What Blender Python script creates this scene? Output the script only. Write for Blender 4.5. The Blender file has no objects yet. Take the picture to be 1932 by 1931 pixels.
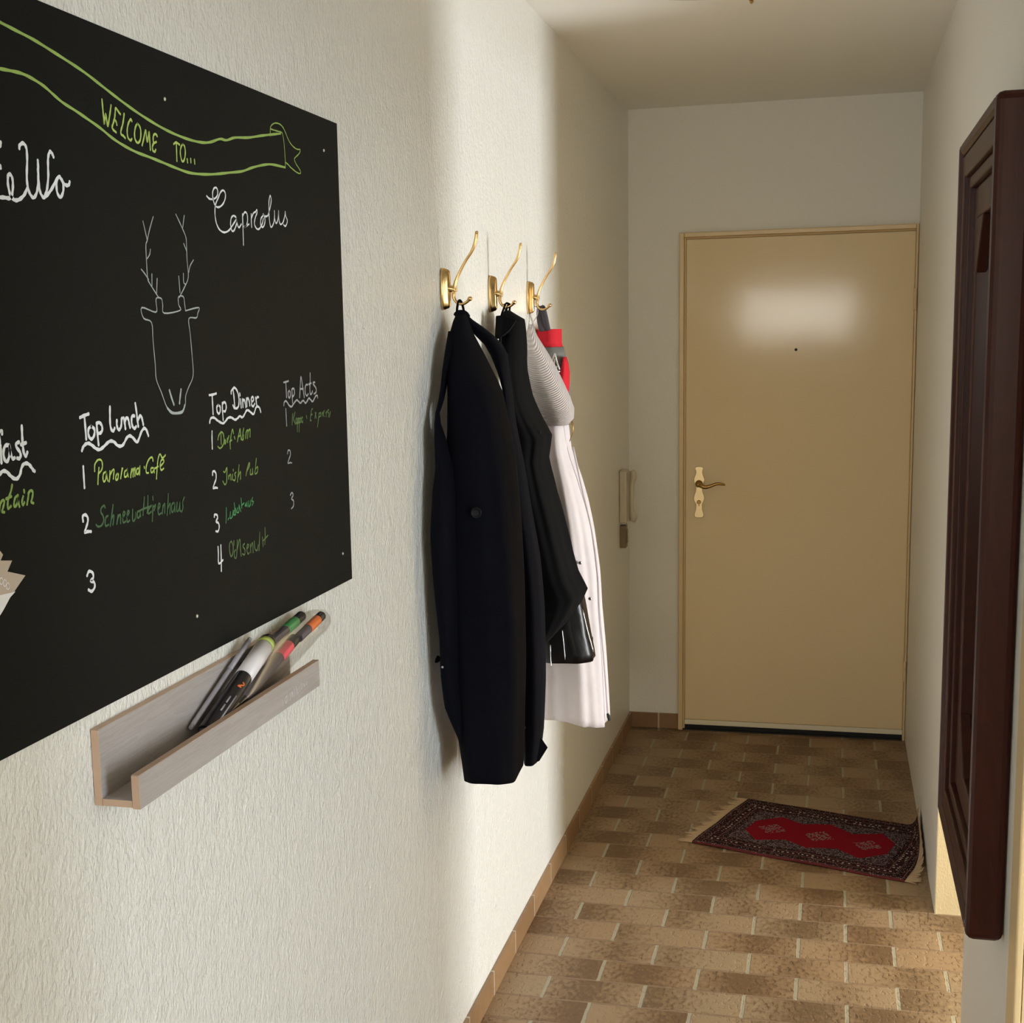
import bpy, bmesh, math, random
from mathutils import Vector, Matrix
random.seed(7)
col = bpy.context.scene.collection

# ---------------------------------------------------------------- dimensions (metres)
XL, XR, YB, ZC = -0.8147, 0.31, 5.793, 2.548      # corridor: left wall, right wall, end wall, ceiling
CAMZ = 1.664
Y_NEAR = -0.5                                       # the corridor opens to a front room behind the camera
OP0, OP1, OPZ, WT = 3.18, 4.02, 2.11, 0.13          # passage in the right wall

# ---------------------------------------------------------------- materials
def new_mat(name):
    m = bpy.data.materials.new(name); m.use_nodes = True
    nt = m.node_tree; b = nt.nodes['Principled BSDF']
    return m, nt, b
def simple(name, c, rough=.5, metal=0., spec=.5, bump=None, var=None, coat=0., trans=0., alpha=1., sheen=0.):
    m, nt, b = new_mat(name)
    b.inputs['Base Color'].default_value = (*c, 1); b.inputs['Roughness'].default_value = rough
    b.inputs['Metallic'].default_value = metal; b.inputs['Specular IOR Level'].default_value = spec
    b.inputs['Coat Weight'].default_value = coat; b.inputs['Transmission Weight'].default_value = trans
    b.inputs['Alpha'].default_value = alpha; b.inputs['Sheen Weight'].default_value = sheen
    tc = nt.nodes.new('ShaderNodeTexCoord')
    if bump:
        sc, st, dist = bump
        n = nt.nodes.new('ShaderNodeTexNoise'); n.inputs['Scale'].default_value = sc; n.inputs['Detail'].default_value = 3
        bp = nt.nodes.new('ShaderNodeBump'); bp.inputs['Strength'].default_value = st; bp.inputs['Distance'].default_value = dist
        nt.links.new(tc.outputs['Object'], n.inputs['Vector'])
        nt.links.new(n.outputs['Fac'], bp.inputs['Height']); nt.links.new(bp.outputs['Normal'], b.inputs['Normal'])
    if var:
        sc, c2 = var
        n = nt.nodes.new('ShaderNodeTexNoise'); n.inputs['Scale'].default_value = sc; n.inputs['Detail'].default_value = 4
        mx = nt.nodes.new('ShaderNodeMix'); mx.data_type = 'RGBA'
        mx.inputs['A'].default_value = (*c, 1); mx.inputs['B'].default_value = (*c2, 1)
        nt.links.new(tc.outputs['Object'], n.inputs['Vector'])
        nt.links.new(n.outputs['Fac'], mx.inputs['Factor']); nt.links.new(mx.outputs['Result'], b.inputs['Base Color'])
    return m

def mth(nt, op, a, b=None, c=None):
    n = nt.nodes.new('ShaderNodeMath'); n.operation = op
    for i, v in enumerate((a, b, c)):
        if v is None: continue
        if isinstance(v, (int, float)): n.inputs[i].default_value = v
        else: nt.links.new(v, n.inputs[i])
    return n.outputs[0]

def wall_paint(name, c, rough, scale, dist):
    """roller-structured gloss emulsion: rounded upright grains"""
    m, nt, b = new_mat(name)
    b.inputs['Base Color'].default_value = (*c, 1); b.inputs['Roughness'].default_value = rough
    b.inputs['Specular IOR Level'].default_value = .5
    tc = nt.nodes.new('ShaderNodeTexCoord')
    mp = nt.nodes.new('ShaderNodeMapping'); mp.inputs['Scale'].default_value = (1, 1, .62)
    nt.links.new(tc.outputs['Object'], mp.inputs['Vector'])
    n = nt.nodes.new('ShaderNodeTexNoise'); n.inputs['Scale'].default_value = scale; n.inputs['Detail'].default_value = 2.5
    n.inputs['Roughness'].default_value = .55
    n2 = nt.nodes.new('ShaderNodeTexNoise'); n2.inputs['Scale'].default_value = scale * .22; n2.inputs['Detail'].default_value = 2
    nt.links.new(mp.outputs[0], n.inputs['Vector']); nt.links.new(mp.outputs[0], n2.inputs['Vector'])
    h = mth(nt, 'MULTIPLY_ADD', n2.outputs['Fac'], .8, n.outputs['Fac'])
    bp = nt.nodes.new('ShaderNodeBump'); bp.inputs['Strength'].default_value = 1; bp.inputs['Distance'].default_value = dist
    nt.links.new(h, bp.inputs['Height']); nt.links.new(bp.outputs['Normal'], b.inputs['Normal'])
    return m

def tile_floor(name):
    m, nt, b = new_mat(name); N = nt.nodes; Lk = nt.links
    tc = N.new('ShaderNodeTexCoord'); sp = N.new('ShaderNodeSeparateXYZ'); Lk.new(tc.outputs['Object'], sp.inputs[0])
    T, PY, X0, Y0 = .25, .1236, -0.6867, 4.382
    # wobble the joints a little
    wn = N.new('ShaderNodeTexNoise'); wn.inputs['Scale'].default_value = 45; Lk.new(tc.outputs['Object'], wn.inputs['Vector'])
    wob = mth(nt, 'MULTIPLY', mth(nt, 'SUBTRACT', wn.outputs['Fac'], .5), .004)
    v = mth(nt, 'DIVIDE', mth(nt, 'SUBTRACT', Y0, mth(nt, 'ADD', sp.outputs['Y'], wob)), PY)
    row = mth(nt, 'CEIL', v); fv = mth(nt, 'FRACT', v)
    par = mth(nt, 'FLOORED_MODULO', row, 2.0)              # odd rows: joints on whole numbers
    off = mth(nt, 'MULTIPLY', mth(nt, 'SUBTRACT', 1.0, par), .5)
    u = mth(nt, 'SUBTRACT', mth(nt, 'DIVIDE', mth(nt, 'SUBTRACT', mth(nt, 'ADD', sp.outputs['X'], wob), X0), T), off)
    fu = mth(nt, 'FRACT', u); iu = mth(nt, 'FLOOR', u)
    du = mth(nt, 'MULTIPLY', mth(nt, 'MINIMUM', fu, mth(nt, 'SUBTRACT', 1.0, fu)), T)
    dv = mth(nt, 'MULTIPLY', mth(nt, 'MINIMUM', fv, mth(nt, 'SUBTRACT', 1.0, fv)), PY)
    ju = N.new('ShaderNodeMapRange'); ju.interpolation_type = 'SMOOTHSTEP'; ju.inputs['From Min'].default_value = .0056; ju.inputs['From Max'].default_value = .0036
    Lk.new(du, ju.inputs['Value'])
    jv = N.new('ShaderNodeMapRange'); jv.interpolation_type = 'SMOOTHSTEP'; jv.inputs['From Min'].default_value = .0055; jv.inputs['From Max'].default_value = .003
    Lk.new(dv, jv.inputs['Value'])
    cid = N.new('ShaderNodeCombineXYZ'); Lk.new(iu, cid.inputs[0]); Lk.new(row, cid.inputs[1])
    wh = N.new('ShaderNodeTexWhiteNoise'); wh.noise_dimensions = '2D'; Lk.new(cid.outputs[0], wh.inputs['Vector'])
    sc = N.new('ShaderNodeSeparateColor'); Lk.new(wh.outputs['Color'], sc.inputs[0])
    # a burnt patch that sits at one end of every tile
    patch = mth(nt, 'ABSOLUTE', mth(nt, 'SUBTRACT', fu, mth(nt, 'MULTIPLY_ADD', sc.outputs[0], .9, .05)))
    mp = N.new('ShaderNodeMapping'); mp.inputs['Scale'].default_value = (1, .55, 1); Lk.new(tc.outputs['Object'], mp.inputs['Vector'])
    n1 = N.new('ShaderNodeTexNoise'); n1.inputs['Scale'].default_value = 88; n1.inputs['Detail'].default_value = 3; Lk.new(mp.outputs[0], n1.inputs['Vector'])
    n2 = N.new('ShaderNodeTexNoise'); n2.inputs['Scale'].default_value = 12; n2.inputs['Detail'].default_value = 2; Lk.new(tc.outputs['Object'], n2.inputs['Vector'])
    fac = mth(nt, 'ADD', mth(nt, 'MULTIPLY', patch, 1.15), mth(nt, 'MULTIPLY', mth(nt, 'SUBTRACT', n1.outputs['Fac'], .5), 1.5))
    fac = mth(nt, 'ADD', fac, mth(nt, 'MULTIPLY', mth(nt, 'SUBTRACT', sc.outputs[1], .45), .5))
    cr = N.new('ShaderNodeValToRGB'); Lk.new(fac, cr.inputs[0])
    e = cr.color_ramp.elements; e[0].position = 0; e[0].color = (.165, .102, .052, 1); e[1].position = .62; e[1].color = (.335, .24, .145, 1)
    k = e.new(.22); k.color = (.235, .155, .085, 1)
    hue = N.new('ShaderNodeMix'); hue.data_type = 'RGBA'; hue.blend_type = 'MULTIPLY'; Lk.new(mth(nt, 'MULTIPLY', sc.outputs[2], .35), hue.inputs['Factor'])
    Lk.new(cr.outputs[0], hue.inputs['A']); hue.inputs['B'].default_value = (.95, .72, .55, 1)
    m1 = N.new('ShaderNodeMix'); m1.data_type = 'RGBA'; Lk.new(jv.outputs[0], m1.inputs['Factor']); Lk.new(hue.outputs['Result'], m1.inputs['A']); m1.inputs['B'].default_value = (.27, .18, .11, 1)
    m2 = N.new('ShaderNodeMix'); m2.data_type = 'RGBA'; Lk.new(ju.outputs[0], m2.inputs['Factor']); Lk.new(m1.outputs['Result'], m2.inputs['A']); m2.inputs['B'].default_value = (.38, .34, .25, 1)
    Lk.new(m2.outputs['Result'], b.inputs['Base Color'])
    # cratered surface
    vo = N.new('ShaderNodeTexNoise'); vo.inputs['Scale'].default_value = 110; vo.inputs['Detail'].default_value = 2; Lk.new(tc.outputs['Object'], vo.inputs['Vector'])
    dent = mth(nt, 'MULTIPLY', mth(nt, 'MINIMUM', mth(nt, 'SUBTRACT', n1.outputs['Fac'], .47), 0.0), 5.0)
    h = mth(nt, 'SUBTRACT', mth(nt, 'ADD', dent, mth(nt, 'MULTIPLY', vo.outputs['Fac'], .25)), mth(nt, 'MAXIMUM', ju.outputs[0], jv.outputs[0]))
    bp = N.new('ShaderNodeBump'); bp.inputs['Strength'].default_value = 1; bp.inputs['Distance'].default_value = .0015
    Lk.new(h, bp.inputs['Height']); Lk.new(bp.outputs['Normal'], b.inputs['Normal'])
    b.inputs['Roughness'].default_value = .5; b.inputs['Specular IOR Level'].default_value = .42
    return m

def skirting_tile(name, axis, off):
    m, nt, b = new_mat(name); N = nt.nodes; Lk = nt.links
    tc = N.new('ShaderNodeTexCoord'); sp = N.new('ShaderNodeSeparateXYZ'); Lk.new(tc.outputs['Object'], sp.inputs[0])
    u = mth(nt, 'DIVIDE', mth(nt, 'SUBTRACT', sp.outputs[axis], off), .25)
    fu = mth(nt, 'FRACT', u)
    d = mth(nt, 'MULTIPLY', mth(nt, 'MINIMUM', fu, mth(nt, 'SUBTRACT', 1.0, fu)), .25)
    j = N.new('ShaderNodeMapRange'); j.inputs['From Min'].default_value = .0042; j.inputs['From Max'].default_value = .0028; Lk.new(d, j.inputs['Value'])
    wh = N.new('ShaderNodeTexWhiteNoise'); wh.noise_dimensions = '1D'; Lk.new(mth(nt, 'FLOOR', u), wh.inputs['W'])
    n1 = N.new('ShaderNodeTexNoise'); n1.inputs['Scale'].default_value = 40; n1.inputs['Detail'].default_value = 4; Lk.new(tc.outputs['Object'], n1.inputs['Vector'])
    f = mth(nt, 'ADD', mth(nt, 'MULTIPLY', wh.outputs[0], .5), mth(nt, 'MULTIPLY', n1.outputs['Fac'], .5))
    mx = N.new('ShaderNodeMix'); mx.data_type = 'RGBA'; Lk.new(f, mx.inputs['Factor']); mx.inputs['A'].default_value = (.20, .105, .045, 1); mx.inputs['B'].default_value = (.36, .22, .11, 1)
    m2 = N.new('ShaderNodeMix'); m2.data_type = 'RGBA'; Lk.new(j.outputs[0], m2.inputs['Factor']); Lk.new(mx.outputs['Result'], m2.inputs['A']); m2.inputs['B'].default_value = (.5, .44, .33, 1)
    Lk.new(m2.outputs['Result'], b.inputs['Base Color']); b.inputs['Roughness'].default_value = .4
    return m

def wood(name, c1, c2, scale, rough, stretch=(1, 1, 1), coat=0., ring=8.):
    m, nt, b = new_mat(name); N = nt.nodes; Lk = nt.links
    tc = N.new('ShaderNodeTexCoord'); mp = N.new('ShaderNodeMapping'); mp.inputs['Scale'].default_value = stretch
    Lk.new(tc.outputs['Object'], mp.inputs['Vector'])
    n = N.new('ShaderNodeTexNoise'); n.inputs['Scale'].default_value = scale; n.inputs['Detail'].default_value = 6; n.inputs['Distortion'].default_value = .6
    Lk.new(mp.outputs[0], n.inputs['Vector'])
    f = mth(nt, 'FRACT', mth(nt, 'MULTIPLY', n.outputs['Fac'], ring))
    f = mth(nt, 'MULTIPLY_ADD', f, .5, mth(nt, 'MULTIPLY', n.outputs['Fac'], .5))
    mx = N.new('ShaderNodeMix'); mx.data_type = 'RGBA'; Lk.new(f, mx.inputs['Factor']); mx.inputs['A'].default_value = (*c1, 1); mx.inputs['B'].default_value = (*c2, 1)
    Lk.new(mx.outputs['Result'], b.inputs['Base Color']); b.inputs['Roughness'].default_value = rough; b.inputs['Coat Weight'].default_value = coat
    b.inputs['Coat Roughness'].default_value = .2; b.inputs['Specular IOR Level'].default_value = .5 if scale > 8 else .22
    return m

def fabric(name, c, weave=1400., dist=.0006, rough=.9, sheen=.0, c2=None):
    m, nt, b = new_mat(name); N = nt.nodes; Lk = nt.links
    tc = N.new('ShaderNodeTexCoord')
    n = N.new('ShaderNodeTexNoise'); n.inputs['Scale'].default_value = weave; Lk.new(tc.outputs['Object'], n.inputs['Vector'])
    n2 = N.new('ShaderNodeTexNoise'); n2.inputs['Scale'].default_value = 22; n2.inputs['Detail'].default_value = 3; Lk.new(tc.outputs['Object'], n2.inputs['Vector'])
    h = mth(nt, 'MULTIPLY_ADD', n2.outputs['Fac'], 5.0, n.outputs['Fac'])
    bp = N.new('ShaderNodeBump'); bp.inputs['Distance'].default_value = dist; Lk.new(h, bp.inputs['Height']); Lk.new(bp.outputs['Normal'], b.inputs['Normal'])
    mx = N.new('ShaderNodeMix'); mx.data_type = 'RGBA'; Lk.new(n2.outputs['Fac'], mx.inputs['Factor'])
    mx.inputs['A'].default_value = (*c, 1); mx.inputs['B'].default_value = (*(c2 or [k * 1.35 for k in c]), 1)
    Lk.new(mx.outputs['Result'], b.inputs['Base Color'])
    b.inputs['Roughness'].default_value = rough; b.inputs['Sheen Weight'].default_value = sheen; b.inputs['Specular IOR Level'].default_value = .12
    return m

def rib_knit(name, c):
    m, nt, b = new_mat(name); N = nt.nodes; Lk = nt.links
    tc = N.new('ShaderNodeTexCoord'); mp = N.new('ShaderNodeMapping'); mp.inputs['Rotation'].default_value = (math.radians(-38), 0, 0)
    Lk.new(tc.outputs['Object'], mp.inputs['Vector'])
    w = N.new('ShaderNodeTexWave'); w.wave_type = 'BANDS'; w.bands_direction = 'Z'; w.inputs['Scale'].default_value = 78; w.inputs['Distortion'].default_value = .3
    Lk.new(mp.outputs[0], w.inputs['Vector'])
    bp = N.new('ShaderNodeBump'); bp.inputs['Distance'].default_value = .0022; Lk.new(w.outputs['Fac'], bp.inputs['Height']); Lk.new(bp.outputs['Normal'], b.inputs['Normal'])
    mx = N.new('ShaderNodeMix'); mx.data_type = 'RGBA'; Lk.new(w.outputs['Fac'], mx.inputs['Factor'])
    mx.inputs['A'].default_value = (*[k * .80 for k in c], 1); mx.inputs['B'].default_value = (*c, 1); Lk.new(mx.outputs['Result'], b.inputs['Base Color'])
    b.inputs['Roughness'].default_value = .9
    return m

def rug_mat(name):
    """woven oriental pattern in the rug's own UV (metres along, metres across)"""
    m, nt, b = new_mat(name); N = nt.nodes; Lk = nt.links
    uv = N.new('ShaderNodeUVMap'); uv.uv_map = 'UVMap'; sp = N.new('ShaderNodeSeparateXYZ'); Lk.new(uv.outputs[0], sp.inputs[0])
    L_, W_ = .69, .48
    u, v = sp.outputs[0], sp.outputs[1]
    eu = mth(nt, 'MINIMUM', u, mth(nt, 'SUBTRACT', L_, u)); ev = mth(nt, 'MINIMUM', v, mth(nt, 'SUBTRACT', W_, v))
    ed = mth(nt, 'MINIMUM', eu, ev)
    # small motifs
    vo = N.new('ShaderNodeTexVoronoi'); vo.inputs['Scale'].default_value = 62; vo.inputs['Randomness'].default_value = .35; Lk.new(uv.outputs[0], vo.inputs['Vector'])
    vo2 = N.new('ShaderNodeTexVoronoi'); vo2.inputs['Scale'].default_value = 150; Lk.new(uv.outputs[0], vo2.inputs['Vector'])
    def ramp(src, stops, interp='CONSTANT'):
        cr = N.new('ShaderNodeValToRGB'); cr.color_ramp.interpolation = interp; Lk.new(src, cr.inputs[0]); e = cr.color_ramp.elements
        e[0].position, e[0].color = stops[0][0], (*stops[0][1], 1); e[1].position, e[1].color = stops[1][0], (*stops[1][1], 1)
        for p_, c_ in stops[2:]:
            k = e.new(p_); k.color = (*c_, 1)
        return cr.outputs[0]
    dark, pur, red, cream = (.014, .006, .007), (.05, .024, .028), (.23, .004, .014), (.50, .42, .36)
    border = ramp(vo2.outputs['Distance'], [(0, cream), (.22, pur), (.42, dark), (.75, (.12, .02, .03))])
    dots = ramp(vo.outputs['Distance'], [(0, cream), (.28, dark), (.55, (.09, .02, .03))])
    # guard stripes by distance from the edge
    band = ramp(mth(nt, 'MULTIPLY', ed, 10.0), [(0, (0, 0, 0)), (.06, (1, 1, 1)), (.10, (0, 0, 0)), (.34, (1, 1, 1)), (.37, (0, 0, 0)), (.62, (1, 1, 1)), (.66, (0, 0, 0))])
    isdot = ramp(mth(nt, 'MULTIPLY', ed, 10.0), [(0, (0, 0, 0)), (.38, (1, 1, 1)), (.62, (0, 0, 0))])
    def mix(f, a, b_):
        x = N.new('ShaderNodeMix'); x.data_type = 'RGBA'
        Lk.new(f, x.inputs['Factor'])
        for s, val in (('A', a), ('B', b_)):
            if isinstance(val, tuple): x.inputs[s].default_value = (*val, 1)
            else: Lk.new(val, x.inputs[s])
        return x.outputs['Result']
    bcol = mix(isdot, border, dots); bcol = mix(mth(nt, 'MULTIPLY', band, .75), bcol, (.20, .10, .09))
    # stepped red field with three medallions
    cu = mth(nt, 'SUBTRACT', u, L_ / 2); cv = mth(nt, 'SUBTRACT', v, W_ / 2)
    saw = mth(nt, 'MULTIPLY', mth(nt, 'PINGPONG', cu, .085), .55)
    field_h = mth(nt, 'ADD', mth(nt, 'SUBTRACT', .125, saw), 0.0)
    taper = mth(nt, 'MAXIMUM', mth(nt, 'SUBTRACT', mth(nt, 'ABSOLUTE', cu), .17), 0.0)
    field_h = mth(nt, 'SUBTRACT', field_h, mth(nt, 'MULTIPLY', taper, .6))
    inf = mth(nt, 'MULTIPLY', mth(nt, 'LESS_THAN', mth(nt, 'ABSOLUTE', cv), field_h), mth(nt, 'LESS_THAN', mth(nt, 'ABSOLUTE', cu), .235))
    pu = mth(nt, 'SUBTRACT', mth(nt, 'PINGPONG', mth(nt, 'ADD', cu, .16), .08), 0.0)
    med = mth(nt, 'LESS_THAN', mth(nt, 'ADD', pu, mth(nt, 'ABSOLUTE', cv)), .050)
    tiny = mth(nt, 'LESS_THAN', vo2.outputs['Distance'], .45)
    fld = mix(mth(nt, 'MULTIPLY', med, tiny), red, (.25, .21, .20))
    inner = mix(inf, mix(tiny, pur, (.20, .16, .17)), fld)
    isin = mth(nt, 'GREATER_THAN', ed, .085)
    full = mix(isin, bcol, inner)
    Lk.new(full, b.inputs['Base Color']); b.inputs['Roughness'].default_value = .95; b.inputs['Specular IOR Level'].default_value = .1
    n = N.new('ShaderNodeTexNoise'); n.inputs['Scale'].default_value = 900; tc = N.new('ShaderNodeTexCoord'); Lk.new(tc.outputs['Object'], n.inputs['Vector'])
    bp = N.new('ShaderNodeBump'); bp.inputs['Distance'].default_value = .0015; Lk.new(n.outputs['Fac'], bp.inputs['Height']); Lk.new(bp.outputs['Normal'], b.inputs['Normal'])
    return m

M = dict(
 wall=wall_paint('white_wall_paint', (.85, .84, .785), .28, 175., .0050),
 wall_r=wall_paint('white_wall_paint_matt', (.85, .835, .78), .5, 170., .0012),
 wall_s=wall_paint('cream_wall_paint', (.80, .70, .48), .6, 190., .0008),
 ceil=simple('ceiling_paint', (.90, .88, .82), .8),
 floor=tile_floor('clinker_floor_tiles'),
 skirtL=skirting_tile('clinker_skirting_left', 'Y', 3.255), skirtB=skirting_tile('clinker_skirting_back', 'X', -.69),
 door=simple('beige_door_lacquer', (.86, .69, .43), .10, spec=.17, bump=(5, .15, .002)),
 frame=simple('beige_steel_frame_lacquer', (.78, .59, .32), .3),
 seal=simple('cream_door_seal', (.85, .78, .60), .45), black=simple('black_fittings_and_gap_shade', (.01, .01, .01), .7),
 gold=simple('polished_brass', (.74, .50, .22), .24, 1.), brass=simple('satin_brass', (.80, .64, .34), .3, 1.),
 darkbrass=simple('dark_brass', (.42, .25, .08), .3, 1.),
 board=simple('chalkboard_black', (.0088, .0098, .0100), .45, spec=.05, bump=(60, .08, .001)),
 board_edge=simple('chalkboard_edge', (.05, .045, .04), .6),
 oak=wood('grey_limed_oak', (.36, .32, .30), (.47, .43, .415), 9, .5, (3, .35, 6)),
 oakedge=simple('oak_edge_band', (.62, .44, .32), .55, var=(60, (.52, .36, .25))),
 mirrorwood=wood('dark_mahogany', (.034, .0070, .0040), (.060, .0120, .0070), 6, .38, (3, 3, .4), coat=.08),
 glass_mirror=simple('mirror_glass', (.86, .88, .86), .02, 1.),
 navy=fabric('navy_wool', (.0016, .0018, .0046)), navy_trim=simple('navy_button_horn', (.007, .007, .008), .5, spec=.2),
 blackcloth=fabric('black_jacket_cloth', (.0012, .0013, .0018)),
 leather=simple('black_glossy_leather', (.002, .002, .003), .30, spec=.28, bump=(14, .35, .008)),
 white=fabric('pale_pink_white_cloth', (.62, .57, .60), weave=900, c2=(.70, .66, .68)),
 hood=rib_knit('pale_ribbed_knit', (.66, .61, .60)),
 lining=fabric('pale_grey_lining', (.60, .54, .52)),
 red=fabric('red_nylon', (.52, .018, .03), rough=.6), greycloth=fabric('grey_nylon', (.17, .17, .165), rough=.7),
 darkgrey=fabric('dark_grey_webbing', (.07, .065, .075), rough=.7),
 plastic=simple('cream_plastic', (.60, .54, .42), .35), handset_shade=simple('handset_shadow_brown', (.22, .17, .10), .45),
 chrome=simple('chrome', (.7, .7, .7), .2, 1.),
 lampglass=simple('opal_lamp_glass', (.50, .49, .38), .3),
 fringe=simple('rug_fringe_cotton', (.50, .36, .22), .95, bump=(300, .6, .002)), rug=rug_mat('oriental_rug_weave'),
 redselv=simple('rug_selvedge', (.12, .012, .015), .95),
 card=simple('kraft_card', (.52, .43, .34), .8), paper=simple('white_card_print', (.82, .80, .80), .6),
 penblack=simple('pen_black_plastic', (.012, .01, .013), .3), penwhite=simple('pen_white_label', (.80, .76, .78), .35),
 lime_p=simple('lime_plastic', (.45, .55, .12), .35), pink=simple('pink_plastic', (.85, .09, .13), .4),
 green_p=simple('green_plastic', (.09, .42, .13), .4), orange=simple('orange_plastic', (.78, .17, .04), .4),
 purple=simple('purple_grey_plastic', (.10, .08, .10), .4), silver=simple('silver_grey_plastic', (.35, .33, .36), .35),
 winframe=simple('window_frame_white', (.75, .75, .72), .4), nail=simple('nail_head', (.75, .72, .60), .35, .3),
)
def clear_plastic():
    m, nt, b = new_mat('clear_plastic_film'); N = nt.nodes
    t = N.new('ShaderNodeBsdfTransparent'); t.inputs[0].default_value = (.93, .92, .90, 1)
    g = N.new('ShaderNodeBsdfGlossy'); g.inputs['Roughness'].default_value = .12
    mx = N.new('ShaderNodeMixShader'); mx.inputs[0].default_value = .16
    nt.links.new(t.outputs[0], mx.inputs[1]); nt.links.new(g.outputs[0], mx.inputs[2])
    nt.links.new(mx.outputs[0], N['Material Output'].inputs['Surface'])
    return m
M['clear'] = clear_plastic()
CHALK = {'white': (.93, .96, .98), 'chalk': (.50, .55, .55), 'grey': (.48, .48, .50), 'ribbon': (.38, .56, .13), 'lime': (.52, .70, .16),
         'green': (.27, .42, .10), 'dark_green': (.075, .165, .065), 'emerald': (.08, .36, .13), 'moss': (.14, .23, .08)}
for k, c in CHALK.items(): M['ink_' + k] = simple('chalk_ink_' + k, c, .75, var=(55, tuple(x * .72 for x in c)))

# ---------------------------------------------------------------- geometry helpers
def add_box(bm, a, b, mi=0):
    (x0, y0, z0), (x1, y1, z1) = a, b
    vs = [bm.verts.new(p) for p in ((x0,y0,z0),(x1,y0,z0),(x1,y1,z0),(x0,y1,z0),(x0,y0,z1),(x1,y0,z1),(x1,y1,z1),(x0,y1,z1))]
    for f in ((0,3,2,1),(4,5,6,7),(0,1,5,4),(1,2,6,5),(2,3,7,6),(3,0,4,7)):
        fc = bm.faces.new([vs[i] for i in f]); fc.material_index = mi
    return vs
def add_prism(bm, pts, d, mi=0):
    """closed polygon pts (3-D, planar) pushed along vector d"""
    d = Vector(d); a = [bm.verts.new(p) for p in pts]; b = [bm.verts.new(Vector(p) + d) for p in pts]; n = len(pts)
    bm.faces.new(a).material_index = mi; bm.faces.new(b[::-1]).material_index = mi
    for i in range(n): bm.faces.new((a[i], b[i], b[(i+1) % n], a[(i+1) % n])).material_index = mi
def catmull(pts, k=4):
    P = [Vector(p) for p in pts]
    if len(P) < 3: return P
    out = []
    for i in range(len(P) - 1):
        p0, p1, p2, p3 = P[max(i-1, 0)], P[i], P[i+1], P[min(i+2, len(P)-1)]
        for j in range(k):
            t = j / k
            out.append(.5 * ((2*p1) + (p2-p0)*t + (2*p0-5*p1+4*p2-p3)*t*t + (3*p1-p0-3*p2+p3)*t**3))
    out.append(P[-1]); return out
def add_tube(bm, pts, rad, n=10, flat=1., mi=0, smooth=4, updir=(0, 1, 0)):
    """rad: number or list per control point; flat scales the cross-section along updir"""
    R = rad if isinstance(rad, (list, tuple)) else [rad] * len(pts)
    Q = [(*p, r) for p, r in zip(pts, R)]
    if smooth and len(pts) > 2:
        out = []
        for i in range(len(Q) - 1):
            q = [Vector(Q[max(i-1,0)]), Vector(Q[i]), Vector(Q[i+1]), Vector(Q[min(i+2,len(Q)-1)])]
            for j in range(smooth):
                t = j / smooth
                out.append(.5 * ((2*q[1]) + (q[2]-q[0])*t + (2*q[0]-5*q[1]+4*q[2]-q[3])*t*t + (3*q[1]-q[0]-3*q[2]+q[3])*t**3))
        out.append(Vector(Q[-1])); Q = out
    else: Q = [Vector(q) for q in Q]
    rings = []
    for i, q in enumerate(Q):
        p = Vector(q[:3]); a = Vector(Q[max(i-1, 0)][:3]); c = Vector(Q[min(i+1, len(Q)-1)][:3]); t = (c - a).normalized()
        s = Vector(updir); s = (s - t * s.dot(t))
        if s.length < 1e-4: s = Vector((1, 0, 0)) - t * t.x
        s.normalize(); w = t.cross(s)
        rings.append([bm.verts.new(p + s * math.cos(2*math.pi*k/n) * q[3] * flat + w * math.sin(2*math.pi*k/n) * q[3]) for k in range(n)])
    for a, b_ in zip(rings, rings[1:]):
        for k in range(n):
            f = bm.faces.new((a[k], a[(k+1) % n], b_[(k+1) % n], b_[k])); f.smooth = True; f.material_index = mi
    bm.faces.new(rings[0][::-1]).material_index = mi; bm.faces.new(rings[-1]).material_index = mi
def add_ball(bm, c, r, s=(1, 1, 1), mi=0):
    ret = bmesh.ops.create_uvsphere(bm, u_segments=16, v_segments=10, radius=r, matrix=Matrix.Translation(c) @ Matrix.Diagonal((*s, 1)))
    for v in ret['verts']:
        for f in v.link_faces: f.smooth = True; f.material_index = mi
def add_lathe(bm, c, axis, prof, n=32, mi=0):
    """prof: (r, h) pairs along axis ('x','y','z') from centre c"""
    ax = {'x': Vector((1,0,0)), 'y': Vector((0,1,0)), 'z': Vector((0,0,1))}[axis]
    e1 = Vector((0,0,1)) if axis != 'z' else Vector((1,0,0)); e2 = ax.cross(e1); c = Vector(c)
    rings = [[bm.verts.new(c + ax*h + (e1*math.cos(2*math.pi*k/n) + e2*math.sin(2*math.pi*k/n)) * max(r, 1e-5)) for k in range(n)] for r, h in prof]
    for a, b_ in zip(rings, rings[1:]):
        for k in range(n):
            f = bm.faces.new((a[k], a[(k+1)%n], b_[(k+1)%n], b_[k])); f.smooth = True; f.material_index = mi
    bm.faces.new(rings[0][::-1]).material_index = mi; bm.faces.new(rings[-1]).material_index = mi
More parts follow.
